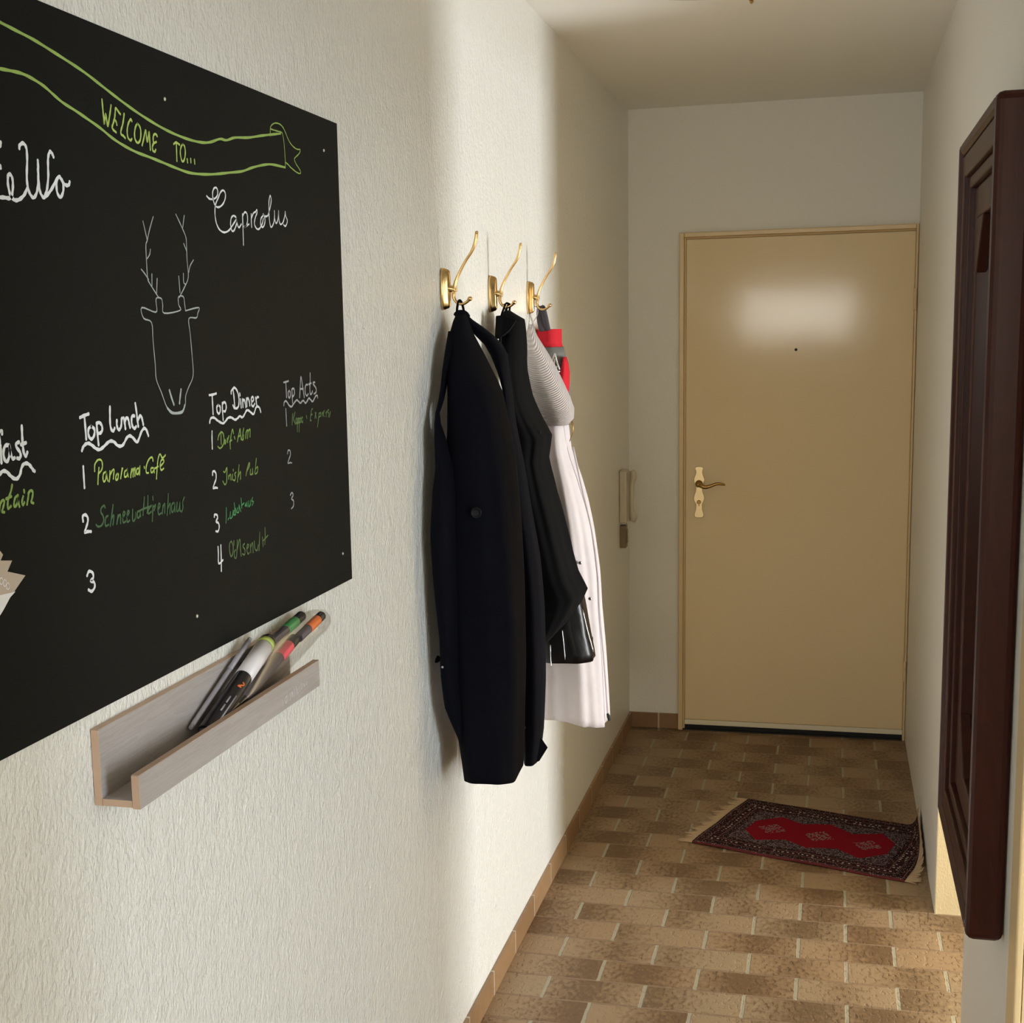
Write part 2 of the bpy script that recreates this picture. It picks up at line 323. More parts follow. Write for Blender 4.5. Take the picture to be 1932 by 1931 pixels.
def obj(name, bm, mat, parent=None, bevel=0., loc=None):
    """links a bmesh as one mesh object; vertices are given in world space, loc becomes the origin"""
    bmesh.ops.recalc_face_normals(bm, faces=bm.faces[:])
    me = bpy.data.meshes.new(name); 
    o = bpy.data.objects.new(name, me)
    base = Vector(loc) if loc is not None else Vector((0, 0, 0))
    pl = Vector(parent['base']) if parent is not None and 'base' in parent else Vector((0, 0, 0))
    bmesh.ops.translate(bm, verts=bm.verts[:], vec=-(pl if parent is not None else base))
    bm.to_mesh(me); bm.free()
    for x in (mat if isinstance(mat, (list, tuple)) else [mat]): me.materials.append(x)
    col.objects.link(o)
    if parent is not None:
        o.parent = parent
        o['base'] = tuple(pl)
    else: o.location = base; o['base'] = tuple(base)
    if bevel:
        md = o.modifiers.new('bevel', 'BEVEL'); md.width = bevel; md.segments = 3; md.limit_method = 'ANGLE'; md.angle_limit = math.radians(40)
    return o
def thing(name, label, cat, loc, group=None):
    o = bpy.data.objects.new(name, None); o.empty_display_size = .05; col.objects.link(o); o.location = loc
    o['base'] = tuple(loc); o['label'] = label; o['category'] = cat
    if group: o['group'] = group
    return o
def tag(o, label, cat, group=None, kind=None):
    o['label'] = label; o['category'] = cat
    if group: o['group'] = group
    if kind: o['kind'] = kind
    return o
def struct(name, bm, mat, parent=None, label=None, bevel=0.):
    o = obj(name, bm, mat, parent, bevel=bevel)
    if parent is None: o['kind'] = 'structure'
    if label: o['label'] = label
    return o
def box_obj(name, a, b, mat, parent=None, bevel=0.):
    bm = bmesh.new(); add_box(bm, a, b); return obj(name, bm, mat, parent, bevel)

P_SIDE, P_FRONT, P_NEAR, EXPO = 56, 18, 34, 1.72
WRITING = {
 'ribbon_outline': [
  ('ribbon',4.2,[(12775,19865),(12966,19845),(13229,19822),(13573,19792),(13894,19747),(14228,19697),(14577,19639),(14940,19558),(15234,19491),(15584,19417),(15950,19351),(16384,19289),(16790,19252),(17218,19237),(17584,19249),(17849,19287),(18156,19366),(18371,19376),(18660,19447),(19121,19505),(19606,19593),(19965,19654),(20374,19723)]),
  ('ribbon',4.2,[(12713,19378),(12908,19388),(13109,19401),(13314,19408),(13522,19387),(13733,19346),(13911,19288),(14094,19234),(14322,19193),(14597,19136),(14881,19073),(15131,19002),(15391,18950),(15708,18908),(16039,18888),(16384,18864),(16689,18840),(17114,18816),(17507,18835),(17920,18877),(18415,18948),(18869,19015),(19209,19098),(19630,19182),(19990,19229),(20502,19241)]),
  ('ribbon',2.4,[(19963,19638),(19964,19704),(19983,19761),(20047,19808),(20171,19847),(20308,19858),(20413,19847),(20502,19814),(20574,19761),(20646,19697),(20719,19649),(20826,19605),(20951,19578),(21064,19573),(21154,19583),(21161,19553),(21090,19504),(20970,19450),(20901,19413),(20923,19375),(20990,19331),(21083,19289),(21151,19243),(21108,19213),(20978,19219),(20851,19241),(20710,19272),(20634,19298),(20542,19316)]),
  ('ribbon',2.4,[(19974,19738),(20099,19738),(20250,19741),(20372,19746),(20439,19738),(20472,19680),(20495,19605),(20506,19504),(20514,19404),(20518,19325),(20509,19245)]),
 ],
 'welcome_words': [
  ('lime',4,[(14953,19397),(14959,19302),(14966,19210),(14970,19134),(14994,19187),(15019,19251),(15035,19186),(15052,19118),(15083,19179),(15123,19272),(15158,19364)]),
  ('lime',4,[(15369,19297),(15328,19318),(15267,19350),(15245,19290),(15224,19232),(15189,19174),(15154,19122),(15179,19095),(15241,19076)]),
  ('lime',4,[(15220,19218),(15256,19196),(15270,19164)]),
  ('lime',4,[(15462,19313),(15440,19249),(15405,19176),(15360,19108),(15363,19068),(15412,19057),(15454,19038)]),
  ('lime',4,[(15643,19256),(15623,19274),(15574,19240),(15530,19179),(15511,19107),(15529,19047),(15586,19028),(15618,19048)]),
  ('lime',4,[(15786,19251),(15727,19198),(15694,19117),(15704,19049),(15766,19021),(15832,19065),(15858,19152),(15843,19213),(15786,19251)]),
  ('lime',4,[(15872,19006),(15919,19083),(15983,19197),(15996,19135),(16010,19062),(16041,19119),(16077,19188),(16077,19095),(16082,18978)]),
  ('lime',4,[(16284,19164),(16247,19185),(16188,19163),(16170,19107),(16185,19073),(16252,19092)]),
  ('lime',4,[(16185,19073),(16140,19024),(16150,18975),(16197,18970),(16224,18995)]),
 ],
 'to_word': [
  ('lime',4,[(16734,19125),(16805,19153),(16898,19138)]),
  ('lime',4,[(16809,19142),(16805,19045),(16799,18926)]),
  ('lime',4,[(16995,19157),(16938,19113),(16909,19042),(16929,18962),(16973,18937),(17027,18981),(17058,19067),(17041,19133),(16995,19157)]),
  ('lime',4,[(17101,18982),(17107,18941)]),
  ('lime',4,[(17206,18997),(17206,18952)]),
  ('lime',4,[(17317,18998),(17320,18949)]),
 ],
 'resort_word': [
  ('white',5.5,[(12756,18598),(12793,18617),(12821,18635),(12832,18665)]),
  ('white',5.5,[(12739,18467),(12770,18442),(12795,18430),(12799,18412)]),
  ('white',5.5,[(12696,18132),(12747,18122),(12826,18127),(12915,18127),(12963,18151),(12992,18227),(13001,18301),(12988,18349),(12950,18369),(12920,18342),(12910,18268),(12924,18201),(12949,18150),(13004,18120),(13058,18120),(13134,18146),(13204,18192),(13258,18252)]),
  ('white',5.5,[(13165,18649),(13174,18677),(13232,18707),(13281,18690),(13302,18639),(13295,18529),(13272,18402),(13269,18303),(13292,18230),(13334,18184),(13380,18175),(13432,18218),(13471,18297),(13491,18400),(13501,18501),(13502,18562)]),
  ('white',5.5,[(13493,18475),(13492,18349),(13501,18269),(13528,18216),(13573,18192),(13617,18234),(13655,18304),(13689,18420),(13697,18522),(13707,18600),(13728,18653),(13762,18685),(13799,18666),(13820,18638)]),
  ('white',5.5,[(13583,18193),(13667,18239),(13754,18308),(13844,18394),(13911,18442),(13948,18414),(14004,18373),(14064,18363),(14107,18378),(14123,18406)]),
  ('white',5.5,[(13855,18395),(13842,18332),(13853,18260),(13909,18224),(13966,18276),(13985,18345),(13967,18406),(13925,18433)]),
 ],
 'capreolus_word': [
  ('white',3.6,[(17642,18566),(17723,18538),(17820,18541),(17921,18565),(17988,18611),(18000,18673),(17954,18704),(17886,18688),(17839,18638),(17832,18577),(17858,18509),(17909,18458),(18019,18452),(18150,18503),(18235,18582),(18249,18655),(18184,18690),(18093,18656),(18008,18573),(17925,18495),(17887,18421),(17881,18319),(17919,18220),(18010,18150),(18158,18126),(18316,18165),(18454,18247),(18596,18341)]),
  ('white',3.6,[(18572,18360),(18495,18375),(18413,18338),(18377,18252),(18407,18171),(18471,18165),(18543,18222),(18590,18288),(18593,18362),(18602,18278),(18662,18225),(18749,18278)]),
  ('white',3.6,[(18805,18420),(18803,18282),(18797,18112),(18792,17994)]),
  ('white',3.6,[(18801,18388),(18889,18453),(18969,18432),(18972,18336),(18908,18257),(18826,18252),(18880,18250),(19022,18297)]),
  ('white',3.6,[(19116,18444),(19110,18346),(19115,18261)]),
  ('white',3.6,[(19114,18379),(19193,18460),(19280,18489),(19326,18519),(19336,18482),(19256,18400),(19218,18311),(19296,18251),(19396,18258),(19504,18331),(19556,18411)]),
  ('white',3.6,[(19547,18454),(19469,18405),(19446,18327),(19499,18287),(19574,18314),(19621,18394),(19590,18458),(19550,18488),(19633,18450),(19737,18469)]),
  ('white',3.6,[(19737,18469),(19840,18599),(19890,18703),(19858,18767),(19806,18696),(19787,18572),(19789,18406),(19838,18310),(19933,18361),(19988,18454),(19999,18556)]),
  ('white',3.6,[(19988,18454),(20040,18379),(20123,18442),(20168,18580),(20156,18467),(20208,18380),(20319,18410),(20408,18519),(20431,18584),(20440,18522),(20504,18446),(20423,18366),(20346,18378)]),
 ],
 'deer_head_drawing': [
  ('chalk',2.2,[(15787,18106),(15853,17938),(15871,17883)]),
  ('chalk',2.2,[(16063,18179),(15951,18022),(15871,17883),(15830,17825),(15823,17647),(15827,17435),(15860,17381),(15986,17283),(16096,17201)]),
  ('chalk',2.2,[(15941,17780),(15914,17718),(15845,17666)]),
  ('chalk',2.2,[(15675,17530),(15764,17478),(15849,17414)]),
  ('chalk',2.2,[(15945,17484),(15929,17342)]),
  ('chalk',2.2,[(16078,17433),(16042,17250)]),
  ('chalk',2.2,[(16689,18256),(16779,18170),(16866,18082),(16942,17993),(16954,17912),(16946,17699),(16959,17486),(16834,17352),(16668,17218)]),
  ('chalk',2.2,[(16929,18258),(16868,18106)]),
  ('chalk',2.2,[(16872,17902),(16943,17817)]),
  ('chalk',2.2,[(17134,17707),(17031,17631),(16977,17546)]),
  ('chalk',2.2,[(16816,17521),(16814,17410),(16866,17388)]),
  ('chalk',2.2,[(16678,17483),(16691,17277)]),
  ('chalk',2.2,[(16015,17113),(16025,17193),(16160,17191),(16187,17116),(16215,17013),(16665,17053),(16635,17123),(16642,17222),(16782,17227),(16808,17126),(16826,17050)]),
  ('chalk',2.2,[(16826,17050),(17221,17096),(17184,17023),(17132,16962),(16908,16949),(16928,16745),(16950,16456),(16950,16214),(16793,16062),(16699,15958),(16675,15850),(16567,15760),(16300,15759),(16154,15842),(16023,16035),(15907,16201),(15899,16384),(15875,16681),(15861,16896),(15662,16947),(15630,17074),(15989,17022),(16015,17113)]),
  ('chalk',4.5,[(16246,16049),(16297,15952),(16350,15867)]),
  ('chalk',4.5,[(16574,16047),(16542,15965),(16511,15876)]),
  ('chalk',4.5,[(16168,15830),(16301,15763),(16567,15760),(16658,15839)]),
 ],
 'lunch_heading': [
  ('white',5.5,[(14029,15842),(14121,15858),(14221,15871)]),
  ('white',5.5,[(14124,15850),(14130,15727),(14134,15595)]),
  ('white',5.5,[(14264,15729),(14201,15706),(14185,15646),(14218,15597),(14270,15589),(14322,15636),(14325,15694),(14264,15729)]),
  ('white',5.5,[(14384,15756),(14388,15662),(14400,15509)]),
  ('white',5.5,[(14383,15749),(14439,15761),(14497,15726),(14503,15670),(14463,15641),(14408,15638)]),
  ('white',5.5,[(14712,15922),(14699,15816),(14695,15713),(14720,15655),(14760,15644),(14792,15670)]),
  ('white',5.5,[(14855,15758),(14849,15702),(14875,15652),(14917,15654),(14955,15695),(14972,15767),(14990,15778)]),
  ('white',5.5,[(15023,15776),(15041,15714),(15050,15649)]),
  ('white',5.5,[(15042,15722),(15082,15773),(15131,15757),(15149,15699),(15165,15657)]),
  ('white',5.5,[(15288,15785),(15228,15784),(15211,15720),(15230,15661),(15279,15637),(15316,15655)]),
  ('white',5.5,[(15328,15930),(15346,15835),(15359,15727),(15371,15656)]),
  ('white',5.5,[(15368,15726),(15435,15780),(15475,15744),(15501,15668)]),
  ('white',5.5,[(14021,15474),(14056,15513),(14112,15539),(14180,15542),(14253,15513),(14333,15471),(14409,15453),(14498,15473),(14598,15513),(14681,15530),(14760,15512),(14836,15466),(14917,15452),(14987,15474),(15061,15534),(15140,15557),(15214,15531),(15311,15470),(15367,15503),(15438,15581),(15514,15621),(15573,15596),(15615,15526)]),
 ],
 'numeral#a': [
  ('white',5,[(14032,15292),(14030,15180),(14030,15056)]),
 ],
 'numeral#b': [
  ('white',5,[(13954,14685),(13953,14740),(14007,14752),(14056,14718),(14054,14664),(14012,14607),(13976,14554),(14037,14557),(14112,14546)]),
 ],
 'numeral#c': [
  ('white',5,[(13966,14063),(14013,14104),(14089,14075),(14098,14016),(14031,13989),(14108,13964),(14117,13905),(14048,13868),(13978,13897)]),
 ],
 'panorama_cafe_words': [
  ('lime',3.2,[(14276,15218),(14287,15287),(14339,15329),(14395,15340),(14448,15320),(14460,15263),(14435,15218),(14385,15191),(14368,15185)]),
  ('lime',3.2,[(14376,15247),(14349,15155),(14330,15063)]),
  ('lime',3.2,[(14534,15185),(14477,15174),(14453,15129),(14463,15080),(14507,15092),(14534,15145),(14546,15191),(14544,15128),(14562,15078)]),
  ('lime',3.2,[(14623,15184),(14612,15121),(14592,15067)]),
  ('lime',3.2,[(14617,15136),(14680,15186),(14721,15190),(14706,15136),(14692,15089)]),
  ('lime',3.2,[(14789,15143),(14752,15107),(14755,15066),(14798,15078),(14815,15125),(14789,15143)]),
  ('lime',3.2,[(14911,15188),(14892,15133),(14864,15075)]),
  ('lime',3.2,[(14897,15149),(14927,15187)]),
  ('lime',3.2,[(15025,15161),(14972,15142),(14960,15086),(15016,15088),(15040,15143),(15035,15176),(15042,15118),(15049,15077)]),
  ('lime',3.2,[(15144,15158),(15120,15102),(15107,15062)]),
  ('lime',3.2,[(15140,15125),(15187,15162),(15167,15065)]),
  ('lime',3.2,[(15182,15121),(15231,15166),(15214,15068)]),
  ('lime',3.2,[(15325,15149),(15272,15145),(15256,15089),(15309,15092),(15355,15179),(15333,15073)]),
  ('lime',3.2,[(15463,15156),(15465,15140)]),
  ('lime',3.2,[(15698,15207),(15685,15250),(15621,15247),(15553,15203),(15509,15139),(15511,15080),(15564,15071)]),
  ('lime',3.2,[(15688,15122),(15633,15119),(15636,15068),(15692,15080),(15715,15120),(15717,15060)]),
  ('lime',3.2,[(15933,15237),(15890,15275),(15837,15220),(15811,15154),(15786,15070),(15763,14979)]),
  ('lime',3.2,[(15741,15109),(15826,15126)]),
  ('lime',3.2,[(15901,15128),(15980,15164),(15975,15199),(15908,15188),(15881,15121),(15904,15072),(15971,15087)]),
  ('lime',3.2,[(15932,15228),(15978,15224),(16037,15249)]),
 ],
 'snow_house_words': [
  ('dark_green',3,[(14461,14778),(14440,14804),(14374,14781),(14360,14735),(14402,14689),(14411,14632),(14358,14584),(14279,14579),(14235,14608)]),
  ('dark_green',3,[(14512,14675),(14462,14658),(14439,14597),(14459,14562),(14516,14570)]),
  ('dark_green',3,[(14648,14787),(14611,14687),(14554,14549)]),
  ('dark_green',3,[(14587,14625),(14649,14666),(14643,14618),(14619,14556)]),
  ('dark_green',3,[(14754,14652),(14709,14552)]),
  ('dark_green',3,[(14732,14606),(14804,14654),(14800,14548)]),
  ('dark_green',3,[(14849,14607),(14921,14647),(14890,14676),(14858,14614),(14867,14548),(14927,14556)]),
  ('dark_green',3,[(14949,14603),(15023,14651),(14991,14671),(14958,14610),(14967,14542),(15020,14552)]),
  ('dark_green',3,[(15111,14673),(15096,14542),(15157,14551),(15184,14631),(15175,14557)]),
  ('dark_green',3,[(15281,14635),(15227,14625),(15219,14559),(15273,14569),(15298,14633),(15299,14566)]),
  ('dark_green',3,[(15423,14786),(15391,14672),(15362,14574)]),
  ('dark_green',3,[(15516,14792),(15499,14676),(15470,14586)]),
  ('dark_green',3,[(15228,14633),(15406,14649),(15587,14657)]),
  ('dark_green',3,[(15641,14770),(15641,14727)]),
  ('dark_green',3,[(15588,14665),(15511,14623),(15505,14573),(15579,14589)]),
  ('dark_green',3,[(15633,14659),(15614,14576),(15592,14468)]),
  ('dark_green',3,[(15630,14634),(15706,14659),(15653,14597)]),
  ('dark_green',3,[(15763,14592),(15824,14636),(15790,14666),(15754,14593),(15774,14530),(15841,14539)]),
  ('dark_green',3,[(15898,14627),(15867,14527)]),
  ('dark_green',3,[(15895,14602),(15947,14647),(15933,14527)]),
  ('dark_green',3,[(16059,14756),(16031,14629),(15996,14493)]),
  ('dark_green',3,[(16025,14577),(16098,14629),(16073,14501)]),
  ('dark_green',3,[(16194,14627),(16133,14599),(16132,14511),(16193,14538),(16223,14623),(16219,14509)]),
  ('dark_green',3,[(16290,14615),(16268,14511),(16329,14522),(16369,14615),(16356,14500)]),
  ('dark_green',3,[(16504,14661),(16448,14605),(16449,14533),(16404,14485),(16367,14508)]),
 ],
 'dinner_heading': [
  ('white',4.6,[(17420,15938),(17525,15939),(17645,15950)]),
  ('white',4.6,[(17511,15928),(17511,15818),(17512,15679)]),
  ('white',4.6,[(17694,15791),(17645,15772),(17639,15722),(17668,15681),(17714,15678),(17748,15716),(17745,15766),(17694,15791)]),
  ('white',4.6,[(17824,15813),(17819,15712),(17828,15581)]),
  ('white',4.6,[(17830,15801),(17886,15821),(17938,15796),(17945,15739),(17906,15695),(17859,15698)]),
  ('white',4.6,[(18133,15929),(18144,15963),(18240,16004),(18315,15978),(18371,15913),(18391,15831),(18367,15745),(18299,15714),(18215,15724),(18177,15761)]),
  ('white',4.6,[(18202,15983),(18219,15885),(18234,15740)]),
  ('white',4.6,[(18425,15916),(18433,15887)]),
  ('white',4.6,[(18438,15834),(18449,15776),(18454,15717)]),
  ('white',4.6,[(18513,15831),(18515,15720)]),
  ('white',4.6,[(18516,15790),(18563,15822),(18595,15786),(18617,15714)]),
  ('white',4.6,[(18652,15836),(18655,15724)]),
  ('white',4.6,[(18655,15794),(18704,15839),(18743,15790),(18759,15730)]),
  ('white',4.6,[(18823,15774),(18901,15800),(18891,15842),(18838,15839),(18817,15786),(18833,15726),(18884,15712),(18940,15745)]),
  ('white',4.6,[(18980,15832),(18997,15778),(19007,15729)]),
  ('white',4.6,[(19000,15807),(19041,15835),(19087,15833)]),
  ('white',4.6,[(17384,15570),(17409,15613),(17457,15632),(17535,15627),(17611,15595),(17701,15561),(17806,15534),(17890,15555),(17977,15595),(18075,15600),(18143,15582),(18224,15557),(18312,15574),(18386,15599),(18470,15576),(18546,15607),(18625,15661),(18699,15663),(18785,15628),(18871,15597),(18920,15627),(18971,15683),(19034,15701),(19108,15676),(19147,15614)]),
 ],
 'numeral#d': [
  ('white',4.2,[(17452,15449),(17440,15350),(17435,15216)]),
 ],
 'numeral#e': [
  ('white',4.2,[(17401,14861),(17412,14902),(17461,14907),(17512,14869),(17504,14794),(17442,14735),(17402,14679),(17469,14681),(17534,14669)]),
 ],
 'numeral#f': [
  ('white',4.2,[(17391,14290),(17405,14317),(17470,14308),(17499,14267),(17438,14218),(17513,14189),(17533,14129),(17489,14078),(17423,14087)]),
 ],
 'numeral#g': [
  ('white',4.2,[(17464,13863),(17465,13777),(17460,13635),(17599,13660)]),
  ('white',4.2,[(17555,13873),(17549,13716),(17533,13518)]),
 ],
 'dorf_alm_words': [
  ('green',3,[(17627,15324),(17660,15378),(17738,15418),(17804,15396),(17824,15338),(17817,15270),(17742,15214),(17673,15202),(17616,15229)]),
  ('green',3,[(17738,15412),(17728,15328),(17727,15255)]),
  ('green',3,[(17876,15311),(17846,15291),(17848,15245),(17886,15276),(17876,15311)]),
  ('green',3,[(17939,15318),(17939,15261)]),
  ('green',3,[(17943,15295),(17991,15348)]),
  ('green',3,[(18147,15371),(18126,15431),(18086,15387),(18050,15321),(18020,15243),(18019,15168)]),
  ('green',3,[(18009,15267),(18081,15284)]),
  ('green',3,[(18170,15324),(18188,15293)]),
  ('green',3,[(18268,15247),(18321,15336),(18380,15419),(18387,15349),(18399,15266)]),
  ('green',3,[(18297,15314),(18384,15325)]),
  ('green',3,[(18503,15416),(18466,15343),(18421,15264),(18479,15266),(18493,15323)]),
  ('green',3,[(18560,15271),(18592,15363),(18653,15377),(18625,15266)]),
  ('green',3,[(18651,15359),(18728,15389),(18716,15283)]),
 ],
 'irish_pub_words': [
  ('green',2.6,[(17760,14873),(17804,14859),(17879,14918),(17860,14806),(17845,14721),(17785,14689),(17722,14743)]),
  ('green',2.6,[(17923,14799),(17918,14752)]),
  ('green',2.6,[(17921,14780),(17983,14812),(17990,14735)]),
  ('green',2.6,[(18083,14870),(18088,14850)]),
  ('green',2.6,[(18052,14805),(18032,14730)]),
  ('green',2.6,[(18172,14823),(18122,14799),(18153,14757),(18112,14712),(18067,14727)]),
  ('green',2.6,[(18289,14913),(18253,14805),(18204,14683)]),
  ('green',2.6,[(18235,14748),(18327,14817),(18315,14711)]),
  ('green',2.6,[(18512,14740),(18573,14843),(18655,14914),(18649,14865),(18556,14805)]),
  ('green',2.6,[(18681,14812),(18666,14744),(18736,14747),(18757,14825),(18759,14735)]),
  ('green',2.6,[(18910,14951),(18871,14834),(18835,14737),(18925,14749),(18947,14827),(18854,14796)]),
 ],
 'rodel_house_words': [
  ('emerald',2.6,[(17793,14363),(17781,14259),(17758,14156)]),
  ('emerald',2.6,[(17832,14194),(17857,14210)]),
  ('emerald',2.6,[(17924,14289),(17902,14205),(17974,14215),(18018,14296)]),
  ('emerald',2.6,[(18053,14292),(18023,14237),(18082,14240),(18103,14315)]),
  ('emerald',2.6,[(18065,14397),(18078,14308),(18093,14228)]),
  ('emerald',2.6,[(18174,14316),(18132,14262),(18203,14254),(18224,14329)]),
  ('emerald',2.6,[(18226,14349),(18275,14254)]),
  ('emerald',2.6,[(18303,14438),(18316,14298)]),
  ('emerald',2.6,[(18321,14337),(18396,14358)]),
  ('emerald',2.6,[(18468,14349),(18428,14314),(18489,14317),(18507,14364),(18506,14295)]),
  ('emerald',2.6,[(18569,14367),(18560,14288),(18625,14310),(18643,14368)]),
  ('emerald',2.6,[(18710,14400),(18679,14354),(18740,14337),(18685,14293)]),
 ],
 'ox_inn_words': [
  ('moss',2.8,[(17912,13878),(17851,13853),(17833,13759),(17876,13665),(17939,13704),(17962,13798),(17912,13878)]),
  ('moss',2.8,[(17994,13871),(17987,13814)]),
  ('moss',2.8,[(18038,13737),(17987,13706),(18001,13625),(18063,13645),(18111,13864)]),
  ('moss',2.8,[(18097,13738),(18169,13846),(18206,13850),(18204,13732),(18216,13621)]),
  ('moss',2.8,[(18355,13779),(18291,13748),(18357,13689),(18338,13622),(18267,13643)]),
  ('moss',2.8,[(18419,13689),(18496,13718),(18463,13753),(18419,13689),(18460,13613),(18511,13625)]),
  ('moss',2.8,[(18561,13738),(18560,13618)]),
  ('moss',2.8,[(18582,13705),(18637,13747),(18646,13604)]),
  ('moss',2.8,[(18701,13758),(18715,13654),(18786,13613),(18846,13685)]),
  ('moss',2.8,[(18916,13859),(18887,13710),(18862,13601)]),
  ('moss',2.8,[(19010,13774),(19021,13639)]),
  ('moss',2.8,[(19116,13903),(19115,13779),(19089,13659)]),
  ('moss',2.8,[(19030,13720),(19220,13774)]),
 ],
 'acts_heading': [
  ('grey',4,[(20095,16011),(20182,16014),(20286,16025)]),
  ('grey',4,[(20178,16008),(20182,15903),(20185,15779)]),
  ('grey',4,[(20307,15880),(20259,15853),(20261,15794),(20306,15765),(20342,15802),(20339,15855),(20307,15880)]),
  ('grey',4,[(20416,15893),(20417,15798),(20425,15685)]),
  ('grey',4,[(20415,15887),(20473,15906),(20519,15877),(20513,15818),(20460,15784),(20420,15786)]),
  ('grey',4,[(20732,15754),(20768,15897),(20823,16075),(20872,15935),(20932,15745)]),
  ('grey',4,[(20758,15885),(20899,15879)]),
  ('grey',4,[(21100,15938),(21024,15935),(20980,15876),(20984,15803),(21048,15764),(21111,15791)]),
  ('grey',4,[(21228,16117),(21219,16001),(21192,15880),(21204,15781),(21275,15796),(21304,15826)]),
  ('grey',4,[(21152,15942),(21257,15957)]),
  ('grey',4,[(21423,15963),(21362,15965),(21350,15935),(21417,15902),(21474,15856),(21459,15801),(21369,15780)]),
  ('grey',4,[(20057,15663),(20078,15708),(20143,15726),(20211,15696),(20269,15652),(20363,15626),(20438,15655),(20532,15698),(20608,15718),(20679,15690),(20759,15662),(20829,15689),(20896,15692),(20968,15652),(21047,15678),(21129,15723),(21204,15695),(21287,15660),(21360,15694),(21435,15740),(21507,15749),(21529,15711)]),
 ],
 'numeral#h': [
  ('grey',3.6,[(20138,15606),(20138,15494),(20144,15346)]),
 ],
 'numeral#i': [
  ('grey',3.4,[(20131,14918),(20166,14965),(20242,14952),(20246,14886),(20180,14825),(20133,14770),(20222,14770),(20293,14759)]),
 ],
 'numeral#j': [
  ('grey',3.4,[(20180,14270),(20243,14301),(20299,14257),(20221,14205),(20301,14167),(20293,14089),(20205,14055)]),
 ],
 'cable_car_words': [
  ('moss',3,[(20412,15513),(20389,15425),(20373,15349)]),
  ('moss',3,[(20514,15531),(20440,15446),(20453,15409),(20511,15346)]),
  ('moss',3,[(20570,15438),(20534,15410),(20545,15356),(20596,15376),(20610,15430),(20618,15351)]),
  ('moss',3,[(20597,15418),(20580,15227)]),
  ('moss',3,[(20609,15424),(20659,15427),(20645,15367),(20603,15364)]),
  ('moss',3,[(20680,15419),(20653,15216)]),
  ('moss',3,[(20683,15419),(20742,15428),(20728,15368),(20685,15359)]),
  ('moss',3,[(20818,15435),(20766,15414),(20777,15359),(20821,15380),(20836,15440),(20826,15350)]),
  ('moss',3,[(20989,15449),(21005,15412)]),
  ('moss',3,[(21283,15543),(21229,15528),(21185,15438),(21151,15366),(21203,15363)]),
  ('moss',3,[(21195,15449),(21257,15458)]),
  ('moss',3,[(21390,15475),(21403,15437),(21433,15386)]),
  ('moss',3,[(21425,15473),(21363,15390)]),
  ('moss',3,[(21564,15453),(21517,15343),(21471,15240)]),
  ('moss',3,[(21564,15447),(21637,15461),(21632,15411),(21559,15397)]),
  ('moss',3,[(21709,15463),(21712,15400)]),
  ('moss',3,[(21715,15431),(21821,15489),(21760,15429),(21793,15395)]),
  ('moss',3,[(21871,15441),(21928,15464),(21883,15384)]),
  ('moss',3,[(22023,15490),(21956,15462),(22026,15426),(21992,15371)]),
  ('moss',3,[(22094,15454),(22048,15367)]),
 ],
 'breakfast_heading': [
  ('white',5.5,[(12386,15779),(12452,15799),(12489,15796),(12489,15772)]),
  ('white',5.5,[(12429,15782),(12438,15690),(12443,15605),(12442,15483)]),
  ('white',5.5,[(12390,15646),(12444,15653)]),
  ('white',5.5,[(12595,15648),(12530,15647),(12490,15589),(12497,15514),(12542,15486),(12586,15531),(12611,15603),(12601,15647),(12613,15572),(12643,15508),(12682,15510)]),
  ('white',5.5,[(12780,15664),(12734,15655),(12729,15618),(12784,15564),(12795,15519),(12764,15497),(12731,15503)]),
  ('white',5.5,[(12853,15824),(12849,15740),(12847,15634),(12856,15552),(12890,15511),(12923,15546)]),
  ('white',5.5,[(12816,15636),(12908,15648)]),
  ('white',5.5,[(12329,15335),(12398,15371),(12455,15396),(12518,15383),(12578,15340),(12640,15303),(12705,15296),(12761,15335),(12797,15400),(12847,15433),(12915,15430),(12968,15396),(13009,15354),(13036,15339)]),
 ],
 'mountain_words': [
  ('green',3.8,[(12292,15046),(12328,14987),(12371,15073),(12418,15105),(12442,15083),(12414,15031),(12392,14991),(12429,14980)]),
  ('green',3.8,[(12602,15239),(12574,15179),(12515,15099),(12496,15040),(12503,15008),(12555,15026)]),
  ('green',3.8,[(12478,15110),(12573,15124)]),
  ('green',3.8,[(12695,15122),(12642,15103),(12612,15044),(12625,15011),(12673,15043),(12704,15109),(12692,15054),(12708,15004)]),
  ('green',3.8,[(12812,15162),(12815,15140)]),
  ('green',3.8,[(12787,15099),(12758,15046),(12776,15012),(12802,15034)]),
  ('green',3.8,[(12900,15131),(12874,15064),(12850,15009)]),
  ('green',3.8,[(12887,15119),(12936,15146),(12974,15122),(12955,15067),(12933,15025),(12971,15008)]),
 ],
}
